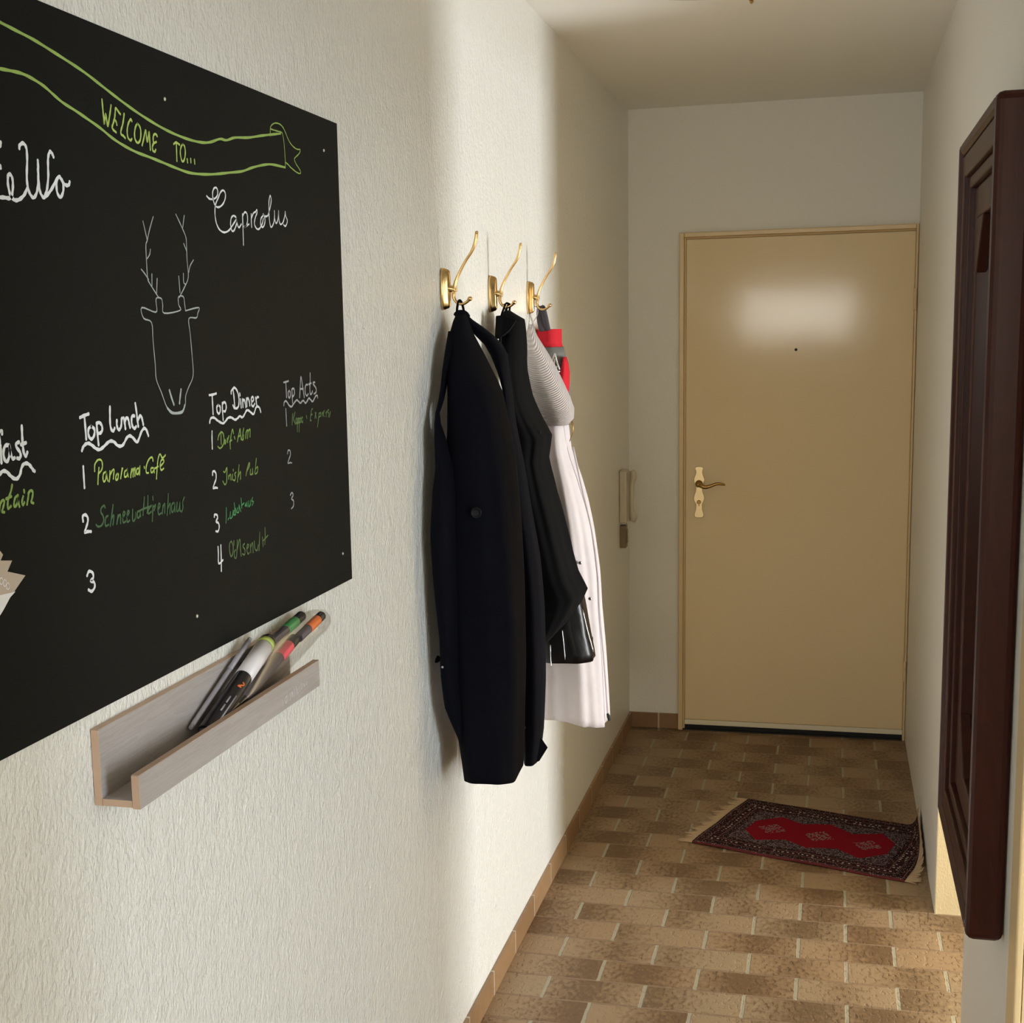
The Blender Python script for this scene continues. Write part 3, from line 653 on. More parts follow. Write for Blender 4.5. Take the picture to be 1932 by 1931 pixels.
RINGS = {
 'coat_body': [(1.7153, -0.7719, 2.935, 0.0089, 0.012), (1.6974, -0.7709, 2.93, 0.0144, 0.03), (1.6683, -0.7689, 2.925, 0.0221, 0.05), (1.6312, -0.7601, 2.92, 0.0326, 0.07), (1.592, -0.7488, 2.91, 0.0418, 0.09), (1.5474, -0.7354, 2.9, 0.0523, 0.1), (1.4799, -0.7291, 2.9, 0.061, 0.11), (1.4119, -0.724, 2.9, 0.0698, 0.12), (1.2977, -0.7203, 2.9, 0.0774, 0.125), (1.1356, -0.7164, 2.9, 0.0806, 0.125), (0.959, -0.7144, 2.9, 0.08, 0.12), (0.8395, -0.7123, 2.9, 0.0722, 0.12), (0.7551, -0.7084, 2.9, 0.0646, 0.115), (0.7114, -0.7074, 2.9, 0.0607, 0.11)],
 'coat_left_sleeve': [(1.6764, -0.7821, 2.9, 0.0076, 0.02), (1.6379, -0.7795, 2.87, 0.0082, 0.03), (1.5945, -0.7827, 2.84, 0.0048, 0.0234), (1.5619, -0.7853, 2.83, 0.0041, 0.0197), (1.5354, -0.7856, 2.81, 0.0038, 0.018), (1.5091, -0.7886, 2.79, 0.0031, 0.0144), (1.4879, -0.7862, 2.78, 0.0022, 0.025), (1.4551, -0.7813, 2.78, 0.0086, 0.035), (1.4003, -0.7735, 2.78, 0.0165, 0.04), (1.3463, -0.7732, 2.77, 0.0223, 0.045), (1.2585, -0.775, 2.765, 0.0255, 0.05), (1.1571, -0.7742, 2.77, 0.0231, 0.05), (1.042, -0.771, 2.78, 0.0185, 0.05), (0.9592, -0.7727, 2.79, 0.018, 0.05), (0.8872, -0.769, 2.8, 0.0179, 0.045), (0.8177, -0.7576, 2.82, 0.0102, 0.03), (0.7943, -0.7534, 2.82, 0.0092, 0.02)],
 'coat_right_sleeve': [(1.7132, -0.7722, 2.945, 0.0078, 0.01), (1.6996, -0.7633, 2.955, 0.0111, 0.015), (1.6835, -0.7486, 2.97, 0.0158, 0.02), (1.665, -0.7338, 2.99, 0.0192, 0.025), (1.6463, -0.7205, 3.01, 0.0183, 0.03), (1.6228, -0.7119, 3.03, 0.0173, 0.035), (1.5874, -0.7081, 3.05, 0.0113, 0.035), (1.546, -0.702, 3.06, 0.0074, 0.035), (1.4687, -0.6983, 3.07, 0.0098, 0.04), (1.3723, -0.6886, 3.08, 0.0168, 0.045), (1.2759, -0.6777, 3.08, 0.0206, 0.05), (1.1665, -0.6663, 3.08, 0.0278, 0.055), (1.0437, -0.6594, 3.08, 0.0307, 0.055), (0.8816, -0.6572, 3.08, 0.029, 0.055), (0.7581, -0.6562, 3.07, 0.0234, 0.05), (0.6866, -0.6603, 3.07, 0.0162, 0.045)],
 'jacket_body': [(1.7251, -0.7701, 3.37, 0.0062, 0.01), (1.7148, -0.7649, 3.37, 0.0158, 0.03), (1.7032, -0.7571, 3.37, 0.0268, 0.05), (1.6432, -0.7572, 3.37, 0.0286, 0.08), (1.579, -0.7534, 3.37, 0.023, 0.09), (1.5143, -0.7429, 3.37, 0.0217, 0.11), (1.4624, -0.7275, 3.37, 0.0294, 0.12), (1.4168, -0.713, 3.37, 0.0436, 0.12), (1.3607, -0.7157, 3.37, 0.0367, 0.12), (1.2925, -0.7046, 3.37, 0.042, 0.13), (1.2267, -0.6934, 3.37, 0.0486, 0.13), (1.1473, -0.6804, 3.37, 0.0557, 0.13), (1.0741, -0.6693, 3.37, 0.0633, 0.13), (1.0302, -0.6571, 3.37, 0.0742, 0.13), (1.0004, -0.6629, 3.37, 0.0665, 0.12), (0.939, -0.6838, 3.37, 0.042, 0.1), (0.9005, -0.6981, 3.37, 0.0186, 0.06)],
 'leather_body': [(1.5734, -0.8044, 3.59, 0.0181, 0.05), (1.4354, -0.778, 3.59, 0.0309, 0.08), (1.2962, -0.7586, 3.59, 0.0387, 0.085), (1.1559, -0.7327, 3.59, 0.0536, 0.085), (1.0357, -0.7079, 3.59, 0.0738, 0.085), (0.9574, -0.696, 3.59, 0.0798, 0.085), (0.8859, -0.6868, 3.59, 0.0829, 0.085), (0.8357, -0.678, 3.59, 0.0852, 0.085), (0.8141, -0.6739, 3.59, 0.0824, 0.085)],
 'hood': [(1.6939, -0.7993, 3.78, 0.0057, 0.008), (1.6611, -0.7946, 3.77, 0.0149, 0.03), (1.6254, -0.7842, 3.76, 0.029, 0.05), (1.5824, -0.7701, 3.76, 0.0407, 0.06), (1.5393, -0.7566, 3.76, 0.0486, 0.07), (1.4961, -0.7403, 3.76, 0.0525, 0.07), (1.4644, -0.7282, 3.76, 0.0517, 0.07), (1.4385, -0.7219, 3.76, 0.044, 0.06), (1.4212, -0.7221, 3.76, 0.0293, 0.05)],
 'white_body': [(1.4654, -0.7581, 3.8, 0.0296, 0.06), (1.4216, -0.7347, 3.8, 0.0279, 0.08), (1.3485, -0.7294, 3.8, 0.0304, 0.09), (1.2751, -0.7167, 3.8, 0.0437, 0.11), (1.2014, -0.7077, 3.8, 0.0569, 0.12), (1.1272, -0.7018, 3.8, 0.0674, 0.12), (1.0076, -0.6993, 3.8, 0.0811, 0.12), (0.902, -0.6989, 3.8, 0.0861, 0.12), (0.7803, -0.6963, 3.8, 0.0936, 0.12), (0.6729, -0.695, 3.8, 0.0995, 0.12), (0.608, -0.6949, 3.8, 0.1036, 0.12)],
 'bag': [(1.6795, -0.7971, 3.95, 0.0237, 0.03), (1.6645, -0.788, 3.95, 0.0354, 0.05), (1.6301, -0.7815, 3.95, 0.0389, 0.06), (1.5927, -0.775, 3.95, 0.0394, 0.065), (1.5476, -0.7647, 3.95, 0.0379, 0.065), (1.5025, -0.7575, 3.95, 0.033, 0.065), (1.4648, -0.7541, 3.95, 0.0277, 0.06), (1.4271, -0.753, 3.95, 0.016, 0.04)],
}

# ================================================================ THE SETTING
bm = bmesh.new(); add_box(bm, (-2.4, -3.6, -.1), (3.2, 5.95, 0)); struct('floor', bm, M['floor'])
bm = bmesh.new(); add_box(bm, (-2.4, -3.6, ZC), (3.2, 5.95, ZC + .1)); struct('ceiling', bm, M['ceil'])
bm = bmesh.new(); add_box(bm, (XL - .15, Y_NEAR, 0), (XL, YB + .1, ZC)); struct('wall_left', bm, M['wall'])
bm = bmesh.new(); add_box(bm, (XL, YB, 0), (XR + WT, YB + .1, ZC)); struct('wall_back', bm, M['wall_r'])
D0, D1, DZ = .90, 2.255, 1.99
bm = bmesh.new()
add_box(bm, (XR, Y_NEAR, 0), (XR + WT, D0, ZC)); add_box(bm, (XR, D0, DZ), (XR + WT, D1, ZC)); add_box(bm, (XR, D1, 0), (XR + WT, OP0, ZC)); add_box(bm, (XR, OP1, 0), (XR + WT, YB, ZC)); add_box(bm, (XR, OP0, OPZ), (XR + WT, OP1, ZC))
struct('wall_right', bm, M['wall_r'])
# plastered, cream-painted lining of the passage
bm = bmesh.new()
add_box(bm, (XR + .002, OP1 - .004, 0), (XR + WT, OP1, OPZ)); add_box(bm, (XR + .002, OP0, 0), (XR + WT, OP0 + .004, OPZ)); add_box(bm, (XR + .002, OP0 + .004, OPZ - .004), (XR + WT, OP1 - .004, OPZ))
struct('trim_1', bm, M['wall_s'])
# room beyond the passage
SX, SY0, SY1 = 3.1, 2.3, 4.9
W0, W1, WZ0, WZ1 = 3.26, 4.16, .03, 1.6
bm = bmesh.new(); add_box(bm, (XR + WT, SY1, 0), (SX, SY1 + .1, ZC)); struct('wall_side_room_far', bm, M['wall_s'])
bm = bmesh.new(); add_box(bm, (XR + WT, SY0 - .1, 0), (SX, SY0, ZC)); struct('wall_side_room_near', bm, M['wall_s'])
bm = bmesh.new()
add_box(bm, (SX, SY0, 0), (SX + .1, W0, ZC)); add_box(bm, (SX, W1, 0), (SX + .1, SY1, ZC)); add_box(bm, (SX, W0, 0), (SX + .1, W1, WZ0)); add_box(bm, (SX, W0, WZ1), (SX + .1, W1, ZC))
struct('wall_side_room_right', bm, M['wall_s'])
def window(name, axis, pos, a0, a1, z0, z1, mull=0):
    """frame of a window in a wall hole; axis is the wall's normal"""
    bm = bmesh.new(); t = .05
    def B(u0, u1, w0, w1):
        if axis == 'x': add_box(bm, (pos + .02, u0, w0), (pos + .08, u1, w1))
        else: add_box(bm, (u0, pos - .08, w0), (u1, pos - .02, w1))
    B(a0, a0 + t, z0, z1); B(a1 - t, a1, z0, z1); B(a0 + t, a1 - t, z0, z0 + t); B(a0 + t, a1 - t, z1 - t, z1)
    for k in range(mull):
        c = a0 + (a1 - a0) * (k + 1) / (mull + 1); B(c - .03, c + .03, z0 + t, z1 - t)
    return struct(name, bm, M['winframe'])
window('window_1', 'x', SX, W0, W1, WZ0, WZ1)
# front room behind the camera
FY = -3.4
bm = bmesh.new()
A0, A1, AZ0, AZ1 = -.98, .24, 1.55, 2.12
B0, B1, BZ0, BZ1 = -1.55, -1.28, 1.5, 2.12
add_box(bm, (-2.3, FY - .1, 0), (B0, FY, ZC)); add_box(bm, (B1, FY - .1, 0), (A0, FY, ZC)); add_box(bm, (A1, FY - .1, 0), (1.9, FY, ZC))
for a, b, z0, z1 in ((B0, B1, BZ0, BZ1), (A0, A1, AZ0, AZ1)):
    add_box(bm, (a, FY - .1, 0), (b, FY, z0)); add_box(bm, (a, FY - .1, z1), (b, FY, ZC))
struct('wall_front_room_window', bm, M['wall_r'])
window('window_2', 'y', FY, A0, A1, AZ0, AZ1); window('window_3', 'y', FY, B0, B1, BZ0, BZ1)
bm = bmesh.new(); add_box(bm, (-2.4, FY, 0), (-2.3, Y_NEAR + .1, ZC)); struct('wall_front_room_left', bm, M['wall_r'])
bm = bmesh.new(); add_box(bm, (1.8, FY, 0), (1.9, Y_NEAR + .1, ZC)); struct('wall_front_room_right', bm, M['wall_r'])
bm = bmesh.new(); add_box(bm, (-2.3, Y_NEAR, 0), (XL - .15, Y_NEAR + .1, ZC)); add_box(bm, (XR + WT, Y_NEAR, 0), (1.8, Y_NEAR + .1, ZC)); struct('wall_front_room_inner', bm, M['wall_r'])
# skirting
SK = .0655
bm = bmesh.new(); add_box(bm, (XL, Y_NEAR, 0), (XL + .0095, YB - .009, SK)); struct('baseboard_left', bm, M['skirtL'], bevel=.0015)
bm = bmesh.new(); add_box(bm, (XL, YB - .009, 0), (-.6075, YB, SK)); struct('baseboard_back', bm, M['skirtB'], bevel=.0015)

# ---------------------------------------------------------------- end door
door = thing('door_1', 'closed beige flat door with brass handle at the end of the hallway', 'door', (-.15, YB, 0)); door['kind'] = 'structure'
bm = bmesh.new(); y0, y1 = YB - .022, YB
def jamb(x0, x1, z0, z1, d=.022): add_box(bm, (x0, YB - d, z0), (x1, YB, z1))
jamb(-.607, -.588, 0, 2.057); jamb(.299, .308, 0, 2.057); jamb(-.588, .299, 2.038, 2.057)
jamb(-.588, -.580, 0, 2.038, .012); jamb(-.580, .299, 2.031, 2.038, .012)
obj('frame', bm, M['frame'], door, bevel=.004)
bm = bmesh.new(); add_box(bm, (-.5795, YB - .018, .047), (.2985, YB - .001, 2.030)); leaf = obj('leaf', bm, M['door'], door, bevel=.004)
bm = bmesh.new(); add_box(bm, (-.5795, YB - .020, .026), (.2985, YB - .001, .0465)); obj('bottom_rail', bm, M['seal'], door, bevel=.002)['label'] = 'pale strip along the bottom of the door'
bm = bmesh.new(); add_box(bm, (-.587, YB - .004, 0), (.298, YB - .0005, .0255)); add_box(bm, (-.587, YB - .014, 0), (.298, YB - .0005, .006)); obj('gap_shade_strip', bm, M['black'], door)  # black strip stands in for the shade in the gap under the leaf
# ornate long plate
prof = [(0, .012), (.006, .019), (.018, .018), (.03, .013), (.055, .012), (.068, .019), (.080, .022), (.092, .019), (.108, .013), (.130, .012), (.145, .019), (.156, .0225), (.167, .019), (.18, .013), (.192, .0125), (.203, .018), (.210, .011)]
cx, zb = -.5235, .9075
pts = [(cx + w, YB - .018, zb + z) for z, w in prof] + [(cx - w, YB - .018, zb + z) for z, w in prof[::-1]]
bm = bmesh.new(); add_prism(bm, pts, (0, -.005, 0)); plate = obj('handle_plate', bm, M['brass'], door, bevel=.0012)
bm = bmesh.new()
add_lathe(bm, (cx, YB - .023, 1.048), 'y', [(.014, 0), (.015, -.006), (.010, -.012), (.009, -.04)], 20)
add_tube(bm, [(cx, YB - .058, 1.048), (cx + .012, YB - .066, 1.044), (cx + .03, YB - .068, 1.038), (cx + .05, YB - .068, 1.043), (cx + .075, YB - .067, 1.052), (cx + .098, YB - .064, 1.050), (cx + .108, YB - .062, 1.047)], [.0095, .0095, .008, .007, .0065, .005, .003])
add_ball(bm, (cx, YB - .060, 1.047), .011)
obj('lever_handle', bm, M['darkbrass'], door)
bm = bmesh.new(); add_lathe(bm, (cx, YB - .0235, .972), 'y', [(.0085, 0), (.0085, -.003), (.006, -.004)], 18); add_box(bm, (cx - .002, YB - .028, .955), (cx + .002, YB - .0235, .968)); obj('lock_cylinder', bm, M['darkbrass'], door)
bm = bmesh.new(); add_lathe(bm, (-.1454, YB - .018, 1.585), 'y', [(.0055, 0), (.0055, -.003), (.003, -.0035)], 16); obj('peephole', bm, M['black'], door)
for hz in (1.77, .292):
    bm = bmesh.new(); add_lathe(bm, (.3005, YB - .027, hz - .042), 'z', [(.0055, 0), (.0065, .003), (.0065, .04), (.0055, .042), (.0065, .044), (.0065, .081), (.0055, .084)], 14); obj('hinge', bm, M['frame'], door)

# ---------------------------------------------------------------- second door in the right wall, beside the camera
d2 = thing('door_2', 'edge of a beige door casing in the right wall beside the camera', 'door', (XR, 1.9, 0)); d2['kind'] = 'structure'
bm = bmesh.new()
for a, c in ((D1 - .012, 2.332), (D0 - .077, D0 + .012)): add_box(bm, (XR - .013, a, 0), (XR - .0003, c, 2.067))
add_box(bm, (XR - .013, D0 + .012, DZ - .012), (XR - .0003, D1 - .012, 2.067))
obj('frame', bm, M['frame'], d2, bevel=.004)
bm = bmesh.new(); add_box(bm, (XR, D1 - .012, 0), (XR + WT, D1 - .0003, DZ)); add_box(bm, (XR, D0 + .0003, 0), (XR + WT, D0 + .012, DZ)); add_box(bm, (XR, D0 + .012, DZ - .012), (XR + WT, D1 - .012, DZ - .0003))
obj('lining', bm, M['frame'], d2)
# guessed room behind it; window and daylight added to brighten the left wall
NY0, NY1, NW0, NW1, NZ0, NZ1 = -.38, 2.2, -.33, .76, .10, 2.3
bm = bmesh.new(); add_box(bm, (SX, NY0, 0), (SX + .1, NW0, ZC)); add_box(bm, (SX, NW1, 0), (SX + .1, NY1, ZC)); add_box(bm, (SX, NW0, 0), (SX + .1, NW1, NZ0)); add_box(bm, (SX, NW0, NZ1), (SX + .1, NW1, ZC)); struct('wall_near_room_right', bm, M['wall_r'])
bm = bmesh.new(); add_box(bm, (XR + WT, NY0 - .1, 0), (SX, NY0, ZC)); struct('wall_near_room_end', bm, M['wall_r'])
window('added_near_window', 'x', SX, NW0, NW1, NZ0, NZ1, 1)
# ================================================================ CHALKBOARD
XB = XL + .0035
board = thing('chalkboard', 'large black chalkboard with a deer head drawing and handwritten lists on the left wall', 'chalkboard', (XL, 1.6, 1.2475))
bm = bmesh.new(); add_box(bm, (XL + .0003, .70, 1.2475), (XB, 2.293, 2.0215)); obj('panel', bm, M['board'], board, bevel=.0006)
def ribbon(bm, pts, w, x, closed=False, mi=0):
    P = catmull([(0, a / 10000, b / 10000) for a, b in pts], 4)
    # drop near-duplicates
    Q = [P[0]]
    for q in P[1:]:
        if (q - Q[-1]).length > .0004: Q.append(q)
    if len(Q) < 2: Q.append(Q[0] + Vector((0, 0, -.001)))
    n = len(Q); L, R = [], []
    for i, q in enumerate(Q):
        t = (Q[min(i+1, n-1)] - Q[max(i-1, 0)]).normalized(); s = Vector((0, -t.z, t.y))
        ww = w * .5 * (.92 + .12 * math.sin(i * 1.3 + len(pts)))
        L.append(bm.verts.new((x, q.y + s.y*ww, q.z + s.z*ww))); R.append(bm.verts.new((x, q.y - s.y*ww, q.z - s.z*ww)))
    for i in range(n - 1): bm.faces.new((L[i], R[i], R[i+1], L[i+1])).material_index = mi
    # round ends
    for q, t in ((Q[0], Q[0] - Q[1]), (Q[-1], Q[-1] - Q[-2])):
        t.normalize(); a0 = math.atan2(t.z, t.y); c = bm.verts.new((x, q.y, q.z)); arc = []
        for k in range(7):
            a = a0 - math.pi/2 + math.pi * k / 6; arc.append(bm.verts.new((x, q.y + math.cos(a)*w*.47, q.z + math.sin(a)*w*.47)))
        for k in range(6): bm.faces.new((c, arc[k], arc[k+1])).material_index = mi
NAMES = {'ribbon_outline': 'yellow-green outlined banner ribbon', 'welcome_words': 'yellow-green word WELCOME in the ribbon', 'to_word': 'yellow-green word TO with three dots', 'resort_word': 'white end of a cursive word',
 'capreolus_word': 'white cursive word Capreolus', 'deer_head_drawing': 'thin white line drawing of a deer head', 'lunch_heading': 'white heading Top Lunch with wavy underline',
 'dinner_heading': 'white heading Top Dinner with wavy underline', 'acts_heading': 'grey-white heading Top Acts with wavy underline', 'breakfast_heading': 'white end of the heading Breakfast',
 'panorama_cafe_words': 'lime green words Panorama-Cafe', 'snow_house_words': 'faded dark green second entry under Top Lunch'}
for n_, strokes in WRITING.items():
    bm = bmesh.new()
    for i, (c, w, pts) in enumerate(strokes): ribbon(bm, pts, w / 1000 * (.80 if c in ('white', 'lime', 'grey') else .88), XB + .0003 + i * .00002)
    o = obj(n_.split('#')[0], bm, M['ink_' + strokes[0][0]], board)
    if n_ in NAMES: o['label'] = NAMES[n_]
for (y, z) in ((1.6545, 1.9644), (2.2233, 1.9695), (2.2477, 1.2992), (1.6705, 1.3048)):
    bm = bmesh.new(); add_lathe(bm, (XB, y, z), 'x', [(.0024, 0), (.0024, .0008), (.0014, .0016)], 14); obj('nail', bm, M['nail'], board)

# fanned card tips at the photo's left edge, lying on the board
def card(name, label, pts, x, band, txt=False):
    t = thing(name, label, 'card', (XB, 1.2, 1.42), 'pointed cards pinned to the chalkboard')
    bm = bmesh.new(); add_prism(bm, [(x, a, b) for a, b in pts], (.0012, 0, 0)); obj('card_sheet', bm, M['card'], t)
    if band:
        bm = bmesh.new(); add_prism(bm, [(x + .0013, a, b) for a, b in band], (.0003, 0, 0)); obj('printed_band', bm, M['paper'], t)['label'] = 'white lower area of the card'
    if txt:
        bm = bmesh.new()
        for k, (y, z) in enumerate(((1.2225, 1.4305), (1.2285, 1.4275), (1.2335, 1.4235))):
            ribbon(bm, [((y + .0026*math.cos(a))*10000, (z + .0034*math.sin(a))*10000) for a in [j*math.pi/4 for j in range(9)]], .0011, x + .0014 + k*.00002)
        obj('printed_lettering', bm, M['paper'], t)
card('pointed_card', 'beige pointed card with white lower edge, lowest of the fan on the board', [(1.2667, 1.4288), (1.2275, 1.4404), (1.10, 1.478), (1.10, 1.318), (1.2226, 1.4005), (1.2361, 1.411)], XB + .0030, [(1.2461, 1.4155), (1.10, 1.4222), (1.10, 1.3195), (1.2226, 1.4010), (1.2361, 1.4115)], True)
card('pointed_card', 'beige pointed card peeking out in the middle of the fan on the board', [(1.2465, 1.4477), (1.2288, 1.4505), (1.10, 1.4706), (1.10, 1.30), (1.2377, 1.4387)], XB + .0017, None)
card('pointed_card', 'small beige card tip at the top of the fan on the board', [(1.2332, 1.4558), (1.2299, 1.4591), (1.10, 1.59), (1.10, 1.32), (1.2289, 1.4511)], XB + .0004, None)

# ================================================================ PICTURE LEDGE
led = thing('picture_ledge', 'grey oak picture ledge with raised front lip below the chalkboard', 'shelf', (XL, 1.68, 1.139))
LY0, LY1, XF = 1.388, 1.972, -.7562
def board_part(name, a, b, label=None):
    o = box_obj(name, a, b, M['oak'], led, .0008)
    if label: o['label'] = label
board_part('back_board', (XL + .0005, LY0, 1.1385), (XL + .0105, LY1, 1.2285))
board_part('shelf_board', (XL + .0106, LY0, 1.1385), (XF - .0101, LY1, 1.1470))
board_part('front_lip', (XF - .010, LY0, 1.1370), (XF, LY1, 1.1770))
bm = bmesh.new()
e = .0006
add_box(bm, (XL + .0007, LY0 - e, 1.1387), (XL + .0103, LY0 - .0001, 1.2283)); add_box(bm, (XL + .0108, LY0 - e, 1.1387), (XF - .0103, LY0 - .0001, 1.1468)); add_box(bm, (XF - .0098, LY0 - e, 1.1372), (XF - .0002, LY0 - .0001, 1.1768))
add_box(bm, (XL + .0007, LY0, 1.2286), (XL + .0103, LY1, 1.2291)); add_box(bm, (XF - .0098, LY0, 1.1771), (XF - .0002, LY1, 1.1776))
obj('edge_band', bm, M['oakedge'], led)['label'] = 'tan edge banding'
# small pale lettering with a heart on the front lip
bm = bmesh.new(); U = 10000
def lt(pts): ribbon(bm, [(a*U, b*U) for a, b in pts], .0011, XF + .0004)
lt([(1.820, 1.1535), (1.8205, 1.1440)]); 
lt([(1.832, 1.1555), (1.829, 1.151), (1.833, 1.1455), (1.8375, 1.1515), (1.836, 1.156), (1.832, 1.1535)])
lt([(1.849, 1.1565), (1.8495, 1.1455)]); lt([(1.8505, 1.151), (1.855, 1.157)]); lt([(1.8555, 1.157), (1.8565, 1.1475), (1.8575, 1.156), (1.862, 1.1475)])
lt([(1.866, 1.158), (1.866, 1.148)]); lt([(1.874, 1.160), (1.8745, 1.1475)]); lt([(1.8765, 1.156), (1.8795, 1.1475), (1.8825, 1.156)]); lt([(1.8875, 1.157), (1.8875, 1.148)])
lt([(1.893, 1.160), (1.8935, 1.151), (1.899, 1.158)]); lt([(1.903, 1.157), (1.906, 1.152), (1.910, 1.156)]); lt([(1.916, 1.157), (1.9165, 1.151)])
obj('lettering', bm, M['penwhite'], led)

# markers in a clear case on the ledge
def axis_tube(bm, p, q, r, t0, t1, n=20, mi=0):
    p, q = Vector(p), Vector(q); a, b = p.lerp(q, t0), p.lerp(q, t1)
    add_tube(bm, [a, b], [r, r], n, smooth=0, mi=mi)
P0, P1 = (-.7785, 1.612, 1.163), (-.7775, 1.833, 1.2400)
mk = thing('chalk_marker', 'thick black chalk marker with white label and lime ring lying in the ledge', 'marker', P0)
bm = bmesh.new(); axis_tube(bm, P0, P1, .0122, 0, .97); axis_tube(bm, P0, P1, .0095, -.03, 0); axis_tube(bm, P0, P1, .009, .97, 1.0); obj('barrel', bm, M['penblack'], mk, bevel=.001)
bm = bmesh.new(); axis_tube(bm, P0, P1, .0129, .56, .90); obj('label_sleeve', bm, M['penwhite'], mk)['label'] = 'white label sleeve'
bm = bmesh.new(); axis_tube(bm, P0, P1, .0131, .905, .945); obj('ring', bm, M['lime_p'], mk)['label'] = 'lime green ring'
bm = bmesh.new()
pp, qq = Vector(P0), Vector(P1); d_ = (qq - pp).normalized(); up = Vector((.78, 0, .63)); up = (up - d_ * up.dot(d_)).normalized(); sd = d_.cross(up)
for t0, t1, s in ((.10, .34, .0028), (.16, .22, -.0035), (.24, .30, -.0035)):
    a, b = pp.lerp(qq, t0) + up*.0124 + sd*s, pp.lerp(qq, t1) + up*.0124 + sd*s
    add_tube(bm, [a, b], [.0012, .0012], 6, smooth=0)
obj('printed_lettering', bm, M['silver'], mk)
bm = bmesh.new(); c_ = pp.lerp(qq, .44) + up*.0123
add_tube(bm, [c_ + d_*(.006*math.cos(k)) + sd*(.0035*math.sin(k*1.7)) for k in range(5)], [.0012]*5, 6); obj('printed_emblem', bm, M['orange'], mk)
Q0, Q1 = (-.7970, 1.612, 1.172), (-.7955, 1.805, 1.2455)
tk = thing('thin_marker', 'slim silver-grey marker behind the thick black marker in the ledge', 'marker', Q0)
bm = bmesh.new(); axis_tube(bm, Q0, Q1, .0034, 0, 1); axis_tube(bm, Q0, Q1, .003, -.03, 0); obj('barrel', bm, M['silver'], tk, bevel=.0008)
bm = bmesh.new(); axis_tube(bm, Q0, Q1, .0038, .62, .97); obj('cap', bm, M['silver'], tk)
pens = [('pink', 'marker with a pink band in the clear case, next to the white label', 'pink', (-.7800, 1.735, 1.1760), (-.7775, 1.928, 1.2190), .0095, .68, .88),
        ('green', 'marker with a green band in the clear case, between the pink and orange ones', 'green_p', (-.7940, 1.775, 1.2110), (-.7930, 2.000, 1.2400), .0085, .70, .88),
        ('orange', 'marker with an orange band in the clear case, farthest from the camera', 'orange', (-.7750, 1.9380, 1.2190), (-.7750, 2.040, 1.2330), .0080, .40, .80)]
for nm, lb, mt, a, b, r, t0, t1 in pens:
    t = thing('coloured_marker', lb, 'marker', a, 'coloured markers in the clear case')
    bm = bmesh.new(); axis_tube(bm, a, b, r * .93, 0, t0 - .002); obj('barrel', bm, M['purple'], t, bevel=.0008)
    bm = bmesh.new(); axis_tube(bm, a, b, r, t0, t1); obj('coloured_band', bm, M[mt], t, bevel=.001)
    bm = bmesh.new(); axis_tube(bm, a, b, r * .95, t1 + .002, 1.0); obj('cap', bm, M['penblack'], t, bevel=.002)
# clear pouch around them
bm = bmesh.new()
sec = [(1.64, 1.1495, 1.172), (1.74, 1.155, 1.190), (1.84, 1.168, 1.235), (1.95, 1.184, 1.247), (2.03, 1.196, 1.2445), (2.068, 1.2005, 1.237), (2.080, 1.208, 1.228)]
rings = []
for y, z0, z1 in sec:
    zc, h, w = (z0 + z1)/2, (z1 - z0)/2, .0150 if y < 2.0 else .010
    rings.append([bm.verts.new((-.7848 + math.copysign(abs(math.cos(a))**.6, math.cos(a))*w, y, zc + math.copysign(abs(math.sin(a))**.6, math.sin(a))*h)) for a in [k*math.pi/10 for k in range(20)]])
for a, b in zip(rings, rings[1:]):
    for k in range(20):
        f = bm.faces.new((a[k], a[(k+1) % 20], b[(k+1) % 20], b[k])); f.smooth = True
bm.faces.new(rings[-1])
tag(obj('clear_case', bm, M['clear'], loc=(-.78, 1.64, 1.155)), 'clear plastic case of coloured markers leaning out of the ledge', 'case')

# ================================================================ COAT HOOKS
def make_hook(yh, label):
    t = thing('coat_hook', label, 'hook', (XL, yh, 1.765), 'brass coat hooks in a row on the left wall')
    bm = bmesh.new(); n = 40; rim = []; sg = lambda q: math.copysign(abs(q)**.86, q)
    # domed oval rosette with stepped edge
    for s, h in ((1., 0), (1., .005), (.90, .009), (.84, .0095), (.70, .0155), (.35, .019), (.02, .0195)):
        rim.append([bm.verts.new((XL + h, yh + sg(math.cos(2*math.pi*k/n))*.0145*s, 1.766 + sg(math.sin(2*math.pi*k/n))*(.0445 - .012*(1 - s)))) for k in range(n)])
    for a, b in zip(rim, rim[1:]):
        for k in range(n):
            f = bm.faces.new((a[k], a[(k+1) % n], b[(k+1) % n], b[k])); f.smooth = True
    bm.faces.new(rim[0][::-1]); bm.faces.new(rim[-1]); obj('wall_plate', bm, M['gold'], t)
    bm = bmesh.new(); add_tube(bm, [(XL + .012, yh, 1.7675), (XL + .022, yh, 1.766), (XL + .030, yh, 1.764)], [.010, .0075, .0065], 16); obj('neck', bm, M['gold'], t)
    bm = bmesh.new(); add_tube(bm, [(-.7855, yh, 1.7600), (-.7840, yh, 1.7760), (-.7760, yh, 1.7960), (-.7610, yh, 1.8220), (-.7450, yh, 1.8450), (-.7375, yh, 1.8640), (-.7350, yh, 1.8810)], [.0052, .0040, .0033, .0030, .0033, .0038, .0034], 12, flat=1.35); add_ball(bm, (-.735, yh, 1.8815), .0036, (1, 1.25, 1)); obj('upper_arm', bm, M['gold'], t)
    bm = bmesh.new(); add_tube(bm, [(-.7860, yh, 1.7640), (-.7885, yh, 1.7520), (-.7850, yh, 1.7410), (-.7770, yh, 1.7345), (-.7680, yh, 1.7335), (-.7600, yh, 1.7370), (-.7540, yh, 1.7425)], [.0052, .0040, .0033, .0032, .0032, .0032, .0038], 12, flat=1.2); add_ball(bm, (-.7525, yh, 1.744), .0052, (1, 1.3, 1)); obj('lower_arm', bm, M['gold'], t)
    return t
